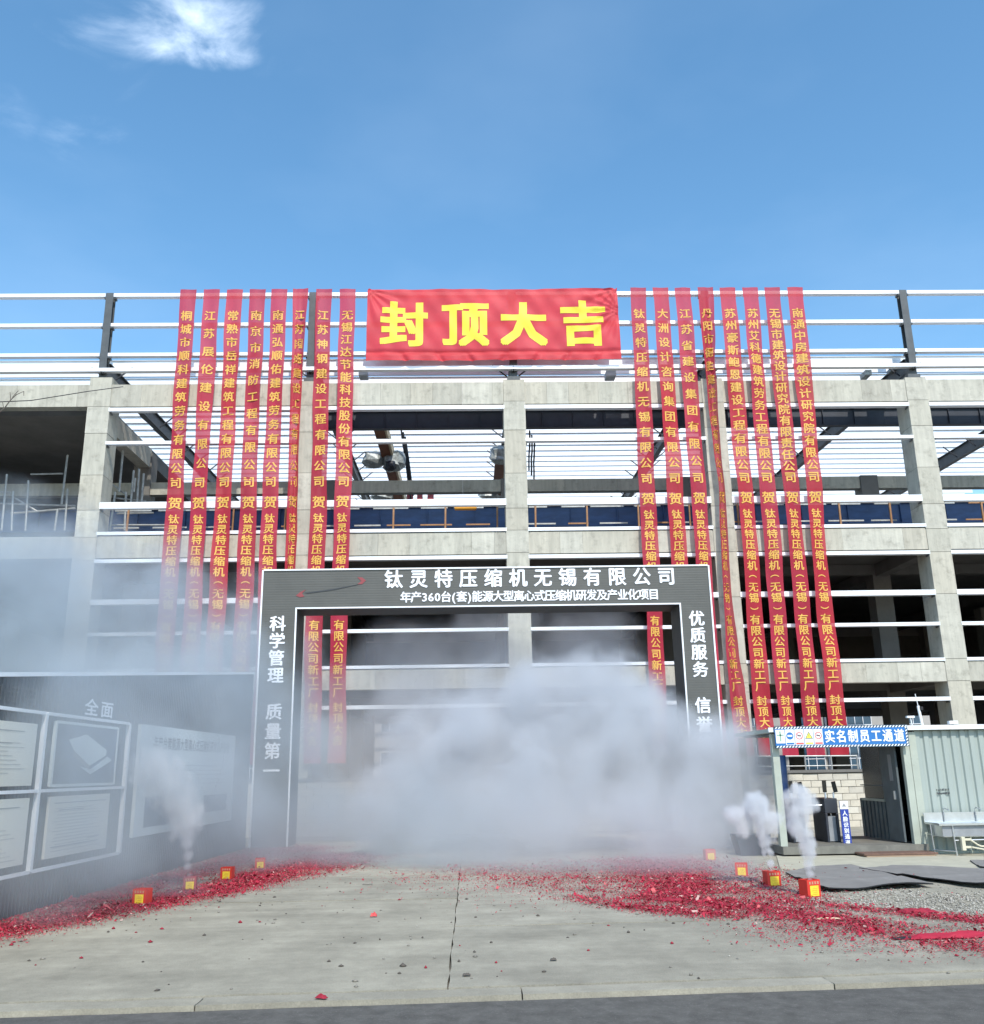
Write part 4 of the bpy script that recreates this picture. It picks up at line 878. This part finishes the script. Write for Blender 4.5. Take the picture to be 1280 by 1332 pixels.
nr = np.random.default_rng(11)
def scatter(name, X, Y, size, mats, mi, flat=.5, zoff=0.0, aspect=.55, label=None):
    """small four-sided chips with random tilt"""
    n = len(X); th = nr.uniform(0, 6.283, n); tl = nr.normal(0, flat, n); t2 = nr.normal(0, flat, n)
    a = size[:, None]*np.stack([np.cos(th), np.sin(th), np.sin(tl)], 1); b = (size*nr.uniform(aspect*.5, aspect*1.3, n))[:, None]*np.stack([-np.sin(th), np.cos(th), np.sin(t2)], 1)
    c = np.stack([X, Y, np.zeros(n)], 1); h = np.abs(a[:, 2])/2+np.abs(b[:, 2])/2+.004+nr.uniform(0, .012, n)+zoff; c[:, 2] = h
    V = np.stack([c-a/2-b/2, c+a/2-b/2, c+a/2+b/2, c-a/2+b/2], 1).reshape(-1, 3)
    me = bpy.data.meshes.new(name); me.vertices.add(4*n); me.vertices.foreach_set('co', V.ravel()); me.loops.add(4*n); me.loops.foreach_set('vertex_index', np.arange(4*n)); me.polygons.add(n)
    me.polygons.foreach_set('loop_start', np.arange(0, 4*n, 4)); me.polygons.foreach_set('loop_total', np.full(n, 4))
    for m_ in mats: me.materials.append(m_)
    me.polygons.foreach_set('material_index', mi.astype(np.int32)); me.update(calc_edges=True); me.validate()
    o = bpy.data.objects.new(name, me); COL.objects.link(o); tag(o, label, kind='stuff'); return o
def pebbles(name, X, Y, size, mats, mi, label):
    n = len(X); base = np.array([(1, 0, 0), (0, 1, 0), (-1, 0, 0), (0, -1, 0), (0, 0, .7), (.1, .1, -.3)], float)
    F = np.array([(0, 1, 4), (1, 2, 4), (2, 3, 4), (3, 0, 4), (1, 0, 5), (2, 1, 5), (3, 2, 5), (0, 3, 5)])
    th = nr.uniform(0, 6.283, n); sc = size[:, None]*nr.uniform(.55, 1.1, (n, 3)); B = base[None]*sc[:, None]*nr.uniform(.75, 1.25, (n, 6, 1))
    ca, sa = np.cos(th)[:, None], np.sin(th)[:, None]; V = np.stack([B[..., 0]*ca-B[..., 1]*sa+X[:, None], B[..., 0]*sa+B[..., 1]*ca+Y[:, None], B[..., 2]+size[:, None]*.2], 2).reshape(-1, 3)
    me = bpy.data.meshes.new(name); FF = (F[None]+6*np.arange(n)[:, None, None]).reshape(-1, 3)
    me.vertices.add(6*n); me.vertices.foreach_set('co', V.ravel()); me.loops.add(FF.size); me.loops.foreach_set('vertex_index', FF.ravel()); me.polygons.add(len(FF)); me.polygons.foreach_set('loop_start', np.arange(0, FF.size, 3)); me.polygons.foreach_set('loop_total', np.full(len(FF), 3))
    for m_ in mats: me.materials.append(m_)
    me.polygons.foreach_set('material_index', np.repeat(mi, 8).astype(np.int32)); me.update(calc_edges=True); me.validate()
    o = bpy.data.objects.new(name, me); COL.objects.link(o); tag(o, label, kind='stuff'); return o
# 2D value noise for clumping
_G = nr.random((64, 64))
def vn(x, y):
    xi, yi = np.floor(x).astype(int), np.floor(y).astype(int); fx, fy = x-xi, y-yi; fx, fy = fx*fx*(3-2*fx), fy*fy*(3-2*fy)
    g_ = lambda a, b: _G[a % 64, b % 64]
    return (g_(xi, yi)*(1-fx)+g_(xi+1, yi)*fx)*(1-fy)+(g_(xi, yi+1)*(1-fx)+g_(xi+1, yi+1)*fx)*fy
def seg_dens(X, Y, path):           # path of (x, y, halfwidth, strength): gaussian ridge
    D = np.zeros_like(X)
    for (x0, y0, w0, s0), (x1, y1, w1, s1) in zip(path, path[1:]):
        dx, dy = x1-x0, y1-y0; t = np.clip(((X-x0)*dx+(Y-y0)*dy)/(dx*dx+dy*dy), 0, 1); d = np.hypot(X-x0-t*dx, Y-y0-t*dy); w_ = w0+(w1-w0)*t; s_ = s0+(s1-s0)*t
        D = np.maximum(D, s_*np.exp(-(d/w_)**2))
    return D
def G(x, y): p = gnd(x, y); return p.x, p.y
left = [(*G(-60, 1222), .55, 1), (*G(20, 1207), .50, 1), (*G(120, 1188), .50, 1), (*G(230, 1168), .48, 1), (*G(320, 1148), .55, .9), (*G(390, 1127), .9, .8), (*G(430, 1116), 1.0, .5)]
right = [(*G(850, 1122), 1.0, .45), (*G(880, 1150), .85, .75), (*G(870, 1168), .55, .95), (*G(960, 1180), .48, 1), (*G(1060, 1193), .42, 1.0), (*G(1150, 1208), .36, .7)]
left2 = [(*G(-60, 1208), .4, .6), (*G(60, 1186), .4, .6), (*G(200, 1150), .5, .55), (*G(320, 1118), .7, .45), (*G(380, 1105), .9, .35)]
right2 = [(*G(1020, 1172), .25, .5), (*G(1130, 1184), .20, .75), (*G(1190, 1190), .22, .9), (*G(1250, 1196), .24, .9), (*G(1330, 1203), .26, .8)]
right3 = [(*G(1130, 1212), .28, .9), (*G(1200, 1222), .30, .5), (*G(1320, 1238), .35, .5)]
right4 = [(*G(760, 1168), .35, .25), (*G(800, 1178), .25, .7), (*G(880, 1185), .35, .9), (*G(940, 1190), .35, .8)]
right5 = [(*G(700, 1135), 1.8, .14), (*G(860, 1145), 1.8, .36), (*G(1000, 1165), .6, .42), (*G(1100, 1215), .8, .22), (*G(1300, 1225), .8, .22)]
def field(X, Y):
    D = seg_dens(X, Y, left)
    for p in (left2, right, right2, right3, right4, right5): D = np.maximum(D, seg_dens(X, Y, p))
    n_ = .55*vn(X*1.7+5, Y*1.7)+.45*vn(X*5.3, Y*5.3+9)
    return D*np.clip(.22+1.45*n_, 0, 1.35)+.0045
n = 2700000; X = nr.uniform(-7.2, 9.5, n); Y = nr.uniform(9.2, 26, n)
keep = (nr.random(n) < np.clip(field(X, Y)*1.25-.006, 0, 1)) & (X > -6.22+.0365*(Y-8.6)+.02)
X, Y = X[keep], Y[keep]; print('flakes', len(X))
sz = nr.lognormal(math.log(.0118), .52, len(X)); scatter('firecracker_paper_debris', X, Y, np.clip(sz, .005, .075), MT['flake'], nr.choice(4, len(X), p=[.52, .34, .10, .04]), .40, label='red firecracker paper scattered over the concrete')
n = 9000; X = nr.uniform(-7, 9, n); Y = nr.uniform(8.7, 16, n); keep = nr.random(n) < np.clip(field(X, Y)*.5+.03, 0, 1)*.4; X, Y = X[keep], Y[keep]
keep = (X > -6.1); X, Y = X[keep], Y[keep]
pebbles('grit', X, Y, nr.uniform(.006, .024, len(X)), [MT['stone'][1], MT['bark'], MT['stone'][2]], nr.choice(3, len(X), p=[.5, .35, .15]), 'dark grit and crumbs on the concrete')
n = 280; X = nr.uniform(-6, 8, n); Y = nr.uniform(8.8, 17, n)
pebbles('crumbs', X, Y, nr.uniform(.012, .034, n), [MT['bark'], MT['stone'][1], MT['flake'][1]], nr.choice(3, n, p=[.45, .35, .2]), 'scattered dark crumbs and clods on the open concrete')
n = 60000; X = nr.uniform(3.5, 10, n); Y = nr.uniform(10.5, 18.5, n)
gp = [(*G(1180, 1172), .9, 1), (*G(1300, 1178), 1.2, 1)]; gp2 = [(*G(1080, 1172), .35, .7), (*G(1180, 1170), .6, .9)]; gp3 = [(*G(1000, 1130), .8, .3), (*G(1040, 1160), .5, .4)]
D = np.maximum(np.maximum(seg_dens(X, Y, gp), seg_dens(X, Y, gp2)), seg_dens(X, Y, gp3)); keep = nr.random(n) < D*np.clip(.3+.9*vn(X*3, Y*3), 0, 1); X, Y = X[keep], Y[keep]
pebbles('gravel', X, Y, nr.uniform(.008, .026, len(X)), MT['stone'], nr.choice(3, len(X)), 'loose pale gravel between the sheets and the concrete')
print('gravel', len(X))
# single pieces of litter
def crumple(name, x, y, w_, d_, h_, m_, lab, seed, cat='litter', rz=0.0, group=None):
    q = random.Random(seed); c = gnd(x, y); mb = MB(); nx, ny = 9, 5
    for j in range(ny+1):
        for k in range(nx+1):
            u, v = (k/nx-.5)*w_, (j/ny-.5)*d_; ed = (1-abs(2*k/nx-1)**4)*(1-abs(2*j/ny-1)**2)
            X_ = u*math.cos(rz)-v*math.sin(rz); Y_ = u*math.sin(rz)+v*math.cos(rz)
            mb.v.append((c.x+X_+q.uniform(-.1, .1)*w_/nx, c.y+Y_+q.uniform(-.2, .2)*d_/ny, .012+h_*ed*q.uniform(.4, 1.1)+h_*.1*q.random()))
    for j in range(ny):
        for k in range(nx): a = j*(nx+1)+k; mb.f.append((a, a+1, a+nx+2, a+nx+1)); mb.m.append(0)
    o = mb.build(name, m_, None, c); tag(o, lab, cat, group)
    b = o.modifiers.new('thick', 'SOLIDIFY'); b.thickness = .003
crumple('paper_wrapper', 1245, 1220, 1.05, .16, .055, MT['flake'][0], 'long crushed red firecracker wrapper lying at the edge of the paper drift', 5, rz=.06)
crumple('paper_wrapper', 1182, 1222, .35, .06, .02, MT['black'], 'charred dark wrapper end beside the long red wrapper', 6, rz=.1)
crumple('paper_wrapper', 1078, 1197, .30, .05, .02, MT['cream'], 'pale strip of wrapper lying on the red paper', 8, rz=-.15)
crumple('paper_scrap', 486, 1193, .085, .06, .05, MT['red'], 'small bright red scrap alone on the bare concrete', 9)
crumple('paper_scrap', 418, 1300, .05, .10, .03, MT['flake'][1], 'dark red scrap at the road edge', 10, rz=1.2)
crumple('paper_heap', 1195, 1187, .45, .22, .045, MT['flake'][1], 'raised clump of red paper on the gravel side of the drift', 11)
crumple('paper_heap', 872, 1172, .30, .2, .03, MT['flake'][1], 'raised clump of red paper where the drift meets the smoke', 12)
crumple('dry_leaf', 607, 1270, .07, .05, .02, MT['bark'], 'curled dry leaf beside the concrete joint', 13, 'leaf'); crumple('dry_leaf', 720, 1250, .06, .05, .02, MT['bark'], 'dry leaf alone in the middle of the open concrete', 14, 'leaf')
crumple('dry_leaf', 478, 1151, .16, .06, .03, MT['stone'][1], 'grey flat fragment on the concrete near the smoke', 15, 'litter')

# ------------------------------------------------------------------ firework cartons
def carton(x, y, w_, rz, m_, lab, h_=None, sidem=None):
    c = gnd(x, y); h_ = h_ or w_*1.0; e = empty('firework_carton', tuple(c), lab, 'firework box', 'firework cartons along the paper drifts')
    rot = Matrix.Rotation(rz, 3, 'Z')
    def P(a, b, z): v = rot @ Vector((a, b, z)); return v+c
    mb = MB(); d_ = w_*.8; t = .008
    vs = [P(a, b, z) for a in (-w_/2, w_/2) for b in (0, d_) for z in (0, h_)]
    mb.add(vs, [(0, 4, 5, 1), (2, 3, 7, 6), (0, 1, 3, 2), (4, 6, 7, 5), (0, 2, 6, 4)])
    q = [P(a, b, h_-.03) for a, b in ((-w_/2+t, t), (w_/2-t, t), (w_/2-t, d_-t), (-w_/2+t, d_-t))]; mb.add(q, [(0, 1, 2, 3)], 1)
    rim = [P(a, b, h_) for a, b in ((-w_/2, 0), (w_/2, 0), (w_/2, d_), (-w_/2, d_))]+[P(a, b, h_) for a, b in ((-w_/2+t, t), (w_/2-t, t), (w_/2-t, d_-t), (-w_/2+t, d_-t))]; mb.add(rim, [(i, (i+1) % 4, 4+(i+1) % 4, 4+i) for i in range(4)]); mb.add(rim[4:]+q, [(i, 4+i, 4+(i+1) % 4, (i+1) % 4) for i in range(4)])
    o = mb.build('carton', [m_, MT['bark']], e); o.location = -c
    def pl(name, a0, a1, z0, z1, off, mm):
        o = MB().add([P(a, -off, z) for a, z in ((a0, z0), (a1, z0), (a1, z1), (a0, z1))]+[P(a, -off+.002, z) for a, z in ((a0, z0), (a1, z0), (a1, z1), (a0, z1))], [(0, 1, 2, 3), (0, 4, 5, 1), (1, 5, 6, 2), (2, 6, 7, 3), (3, 7, 4, 0)]).build(name, mm, e); o.location = -c
    pl('front_label', -w_*.30, w_*.34, h_*.06, h_*.66, .004, MT['boxy'])
    k = MB()
    for j in range(4):
        a = -w_*.36+j*w_*.2; zc = h_*.82
        for (u0, u1, z0, z1) in ((0, .14, .05, .07), (0, .14, -.07, -.05), (.055, .085, -.05, .05), (0, .14, -.01, .01)): k.add([P(a+u0*w_, -.005, zc+z0*h_), P(a+u1*w_, -.005, zc+z0*h_), P(a+u1*w_, -.005, zc+z1*h_), P(a+u0*w_, -.005, zc+z1*h_)], [(0, 1, 2, 3)])
    o = k.build('printed_heading', MT['cream'], e); o.location = -c
    k = MB()
    for j in range(4): k.add([P(-w_*.16+w_*.08*(j % 2), -.007, h_*(.15+.11*j)), P(w_*.22, -.007, h_*(.15+.11*j)), P(w_*.22, -.007, h_*(.19+.11*j)), P(-w_*.16+w_*.08*(j % 2), -.007, h_*(.19+.11*j))], [(0, 1, 2, 3)])
    o = k.build('printed_lines', mat('faint_print', (.72, .42, .03), .6), e); o.location = -c
carton(1060, 1167, .225, .36, MT['fireb'], 'red carton with yellow label, nearest the road before the cabin, white smoke rising behind')
carton(1008, 1153, .215, .14, MT['fireb'], 'red carton with yellow label, second from the road on the cabin side')
carton(965, 1139.5, .20, -.3, MT['fireb'], 'red carton with burst side and pale lid flap, before the dark tub'); carton(925, 1119, .20, .08, MT['fireb'], 'red carton farthest back on the cabin side, at the smoke edge')
carton(180, 1177, .21, -.25, MT['fireb'], 'red carton with yellow label, nearest the road along the hoarding'); carton(246, 1158, .195, .15, MT['fireb2'], 'dull red carton along the hoarding with a thin smoke column')
carton(293.5, 1144, .20, -.1, MT['fireb'], 'red carton third from the road along the hoarding, veiled by haze'); carton(338, 1130, .19, .2, MT['fireb'], 'red carton farthest back along the hoarding, faint in the haze')
# bare twig and cable before the factory's corner
tw = MB(); A_ = at(-12, 560, 14); tw.tube([at(-12, 545, 14), at(5, 532, 14), at(14, 520, 14), at(22, 513, 14)], [.012, .010, .007, .004], 6)
for a, b in (((14, 520), (13, 510)), ((16, 517), (24, 508)), ((20, 514), (31, 509)), ((31, 509), (31, 515)), ((5, 532), (3, 522))): tw.tube([at(*a, 14), at(*b, 14)], [.006, .004], 5)
o = tw.build('bare_branch', MT['bark'], None, A_); tag(o, 'thin bare twig reaching in front of the roof beam', 'branch')
o = MB().tube([at(-30, 524, 16), at(40, 521, 17), at(115, 509, 18), at(160, 503, 20)], .009, 6).build('overhead_cable', MT['black'], None, at(0, 520, 16)); tag(o, 'thin black cable crossing before the roof beam', 'cable')

# ------------------------------------------------------------------ smoke
def smoke(name, label, blobs, D, nscale=.9, amp=.9, e0=.10, e1=.45, col=(.93, .94, .96), aniso=.15, sy=1.0, rise=1.0, seed=0, vox=.25, step=1.0, detail=4, cat=None, absorb=None):
    """blobs: (x, y, z, r); density follows the nearest blob, broken up by noise"""
    m = bpy.data.materials.new(name); m.use_nodes = True; t = m.node_tree; n = t.nodes; n.clear()
    def lk(a, b): t.links.new(a, b)
    def mm(op, a, b=None, c=None, clamp=False):
        k = n.new('ShaderNodeMath'); k.operation = op; k.use_clamp = clamp
        for i, v in enumerate((a, b, c)):
            if v is None: continue
            if isinstance(v, (int, float)): k.inputs[i].default_value = v
            else: lk(v, k.inputs[i])
        return k.outputs[0]
    o = n.new('ShaderNodeOutputMaterial'); pv = n.new('ShaderNodeVolumePrincipled'); ge = n.new('ShaderNodeNewGeometry'); pos = ge.outputs['Position']
    nz = n.new('ShaderNodeTexNoise'); nz.inputs['Scale'].default_value = nscale; nz.inputs['Detail'].default_value = detail; nz.inputs['Roughness'].default_value = .58; nz.inputs['Distortion'].default_value = .25
    mp = n.new('ShaderNodeMapping'); mp.inputs['Location'].default_value = (seed*3.7, seed*1.9, seed*5.1); mp.inputs['Scale'].default_value = (1, 1, rise); lk(pos, mp.inputs[0]); lk(mp.outputs[0], nz.inputs['Vector'])
    cur = None
    for (bx, by, bz, br) in blobs:
        vm = n.new('ShaderNodeVectorMath'); vm.operation = 'SUBTRACT'; lk(pos, vm.inputs[0]); vm.inputs[1].default_value = (bx, by, bz)
        v2 = n.new('ShaderNodeVectorMath'); v2.operation = 'MULTIPLY'; lk(vm.outputs[0], v2.inputs[0]); v2.inputs[1].default_value = (1/br, 1/(br*sy), 1/br)
        v3 = n.new('ShaderNodeVectorMath'); v3.operation = 'LENGTH'; lk(v2.outputs[0], v3.inputs[0])
        d = mm('SUBTRACT', 1.0, v3.outputs['Value'])
        if cur is None: cur = d
        else: k_ = n.new('ShaderNodeMath'); k_.operation = 'SMOOTH_MAX'; lk(cur, k_.inputs[0]); lk(d, k_.inputs[1]); k_.inputs[2].default_value = .25; cur = k_.outputs[0]
    nn_ = mm('MULTIPLY', mm('SUBTRACT', nz.outputs[0], .5), amp*2)
    inside = mm('MULTIPLY', cur, 6.0, None, True)     # noise never reaches past the hull
    f = mm('ADD', cur, mm('MULTIPLY', nn_, inside))
    mr = n.new('ShaderNodeMapRange'); mr.interpolation_type = 'SMOOTHSTEP'; mr.inputs[1].default_value = e0; mr.inputs[2].default_value = e1; mr.inputs[4].default_value = D; lk(f, mr.inputs[0])
    lk(mr.outputs[0], pv.inputs['Density']); pv.inputs['Color'].default_value = (*col, 1); pv.inputs['Anisotropy'].default_value = aniso
    lk(pv.outputs[0], o.inputs['Volume']); m.cycles.volume_sampling = 'DISTANCE' if hasattr(m, 'cycles') else 'DISTANCE'
    try: m.cycles.volume_step_rate = step
    except Exception: pass
    mb = MB()
    c0 = Vector(blobs[0][:3])
    for (bx, by, bz, br) in blobs:
        nu, nv = 16, 10; base = len(mb.v); rr = br*1.06
        for i in range(nv+1):
            th = math.pi*i/nv
            for j in range(nu): ph = 2*math.pi*j/nu; mb.v.append((bx+rr*math.sin(th)*math.cos(ph), by+rr*sy*math.sin(th)*math.sin(ph), max(.012, bz+rr*math.cos(th))))
        for i in range(nv):
            for j in range(nu): mb.f.append((base+i*nu+j, base+(i+1)*nu+j, base+(i+1)*nu+(j+1) % nu, base+i*nu+(j+1) % nu)); mb.m.append(0)
    ob = mb.build(name, m, None, c0)
    if len(blobs) > 1:
        rm = ob.modifiers.new('hull', 'REMESH'); rm.mode = 'VOXEL'; rm.voxel_size = vox
    tag(ob, label, cat, kind='stuff'); return ob
def sp(x, y, Y, r): p = at(x, y, Y); return (p.x, p.y, p.z, r)
# dense cloud rolling across the gateway
GC = (.87, .88, .90)
smoke('smoke_cloud', 'dense pale grey smoke cloud rolling across the gateway toward the cabin',
      [sp(690, 945, 22.5, 2.1), sp(640, 985, 22, 2.0), sp(780, 945, 22, 2.2), sp(845, 995, 21.8, 1.8), sp(740, 1005, 21.5, 2.0), sp(925, 1005, 21.6, 1.75), sp(680, 1025, 21.5, 1.8), sp(965, 1010, 21.2, 1.35), sp(810, 935, 23.0, 1.6), sp(880, 985, 22.3, 1.6), sp(905, 1050, 20.9, 1.2), sp(820, 1035, 21.3, 1.6), sp(968, 1055, 20.9, .85), sp(610, 935, 23, 1.5), sp(560, 985, 23, 1.5), sp(912, 1000, 23.4, 1.55), sp(945, 1000, 23.2, 1.3), sp(930, 1060, 22.6, 1.3), sp(520, 1040, 22, 1.5)],
      1.25, nscale=.85, amp=1.05, e0=.10, e1=.58, sy=.8, seed=1, vox=.22, col=GC, detail=6)
smoke('smoke_haze', 'thin grey smoke drifting through the gateway opening',
      [sp(450, 1000, 26.8, 2.8), sp(540, 900, 27.5, 2.6), sp(640, 860, 27.5, 2.2), sp(760, 870, 27.5, 2.4), sp(420, 920, 27.5, 1.6), sp(560, 1040, 26.6, 3.2), sp(700, 980, 27, 3.2), sp(830, 960, 27.4, 2.6), sp(430, 1060, 26.8, 2.4), sp(560, 960, 26, 2.6)],
      .62, nscale=.6, amp=.6, e0=.0, e1=.70, sy=.6, seed=2, vox=.35, step=1.5, col=GC)
smoke('smoke_haze', 'bluish smoke hanging before the factory bays above the hoarding',
      [sp(-20, 740, 30.5, 3.4), sp(60, 800, 30.5, 4.4), sp(150, 830, 30.5, 4.2), sp(240, 850, 30.5, 4.0), sp(20, 850, 30, 4.2), sp(320, 870, 31, 3.2), sp(-120, 790, 30, 5)],
      .50, nscale=.50, amp=1.05, e0=.0, e1=.66, sy=.75, seed=3, vox=.5, step=1.6, col=(.68, .76, .82))
smoke('smoke_haze', 'bluish smoke drifting along the notice boards and the paper drift',
      [sp(240, 1010, 16.5, 1.6), sp(150, 975, 14.2, 1.5), sp(300, 1060, 19, 1.7), sp(335, 960, 21.5, 2.0), sp(60, 940, 12.8, 1.3), sp(60, 1100, 12.6, 1.2), sp(130, 1110, 13.6, 1.1), sp(400, 1090, 20.5, 1.7), sp(200, 1100, 15.5, 1.3), sp(370, 1040, 21, 2.0), sp(460, 1100, 20, 1.7), sp(300, 900, 20.5, 1.8), sp(120, 900, 14, 1.2), sp(210, 910, 17, 1.5), sp(560, 1090, 20, 1.9)],
      .52, nscale=.75, amp=.85, e0=.0, e1=.70, sy=.9, seed=4, vox=.25, step=1.5, col=(.72, .78, .82))
smoke('smoke_haze', 'low thin smoke lying over the paper drift before the cabin',
      [sp(840, 1110, 17.6, 1.7), sp(920, 1100, 17.4, 1.4), sp(760, 1112, 18.0, 1.9), sp(680, 1110, 18.5, 1.9), sp(590, 1108, 18.8, 1.8), sp(960, 1150, 15.8, .7), sp(700, 1080, 19.8, 1.9), sp(860, 1080, 19.4, 1.6)],
      .40, nscale=.8, amp=.6, e0=.0, e1=.72, sy=.9, seed=6, vox=.2, step=1.4, col=GC)
def plume(label, Y, pts, D, seed):
    P = [sp(x, y, Y, r*1.38) for x, y, r in pts]
    smoke('smoke_plume', label, P, D, nscale=6.0, amp=1.25, e0=.14, e1=.85, seed=seed, vox=.05, step=.8, col=(.995, .995, 1.0), detail=6, rise=.6)
plume('white smoke column rising from the carton nearest the road before the cabin', 14.0, [(1055, 1146, .04), (1055, 1136, .06), (1054, 1124, .09), (1053, 1110, .11), (1049, 1096, .14), (1045, 1083, .16), (1040, 1070, .18), (1036, 1055, .20), (1047, 1045, .18), (1028, 1038, .12), (1038, 1028, .10)], 11, 7)
plume('white smoke column rising from the second carton before the cabin', 15.3, [(1003, 1134, .04), (1002, 1122, .07), (1001, 1108, .10), (999, 1093, .13), (995, 1078, .19), (990, 1062, .23), (984, 1050, .22), (1001, 1064, .18), (966, 1075, .16), (956, 1062, .17)], 11, 8)
plume('thin white smoke column rising from the dull red carton by the hoarding', 16.3, [(246, 1138, .04), (245, 1126, .07), (244, 1112, .11), (242, 1096, .16), (238, 1078, .22), (244, 1060, .28), (232, 1042, .30), (218, 1020, .36), (200, 1000, .36)], 6, 9)
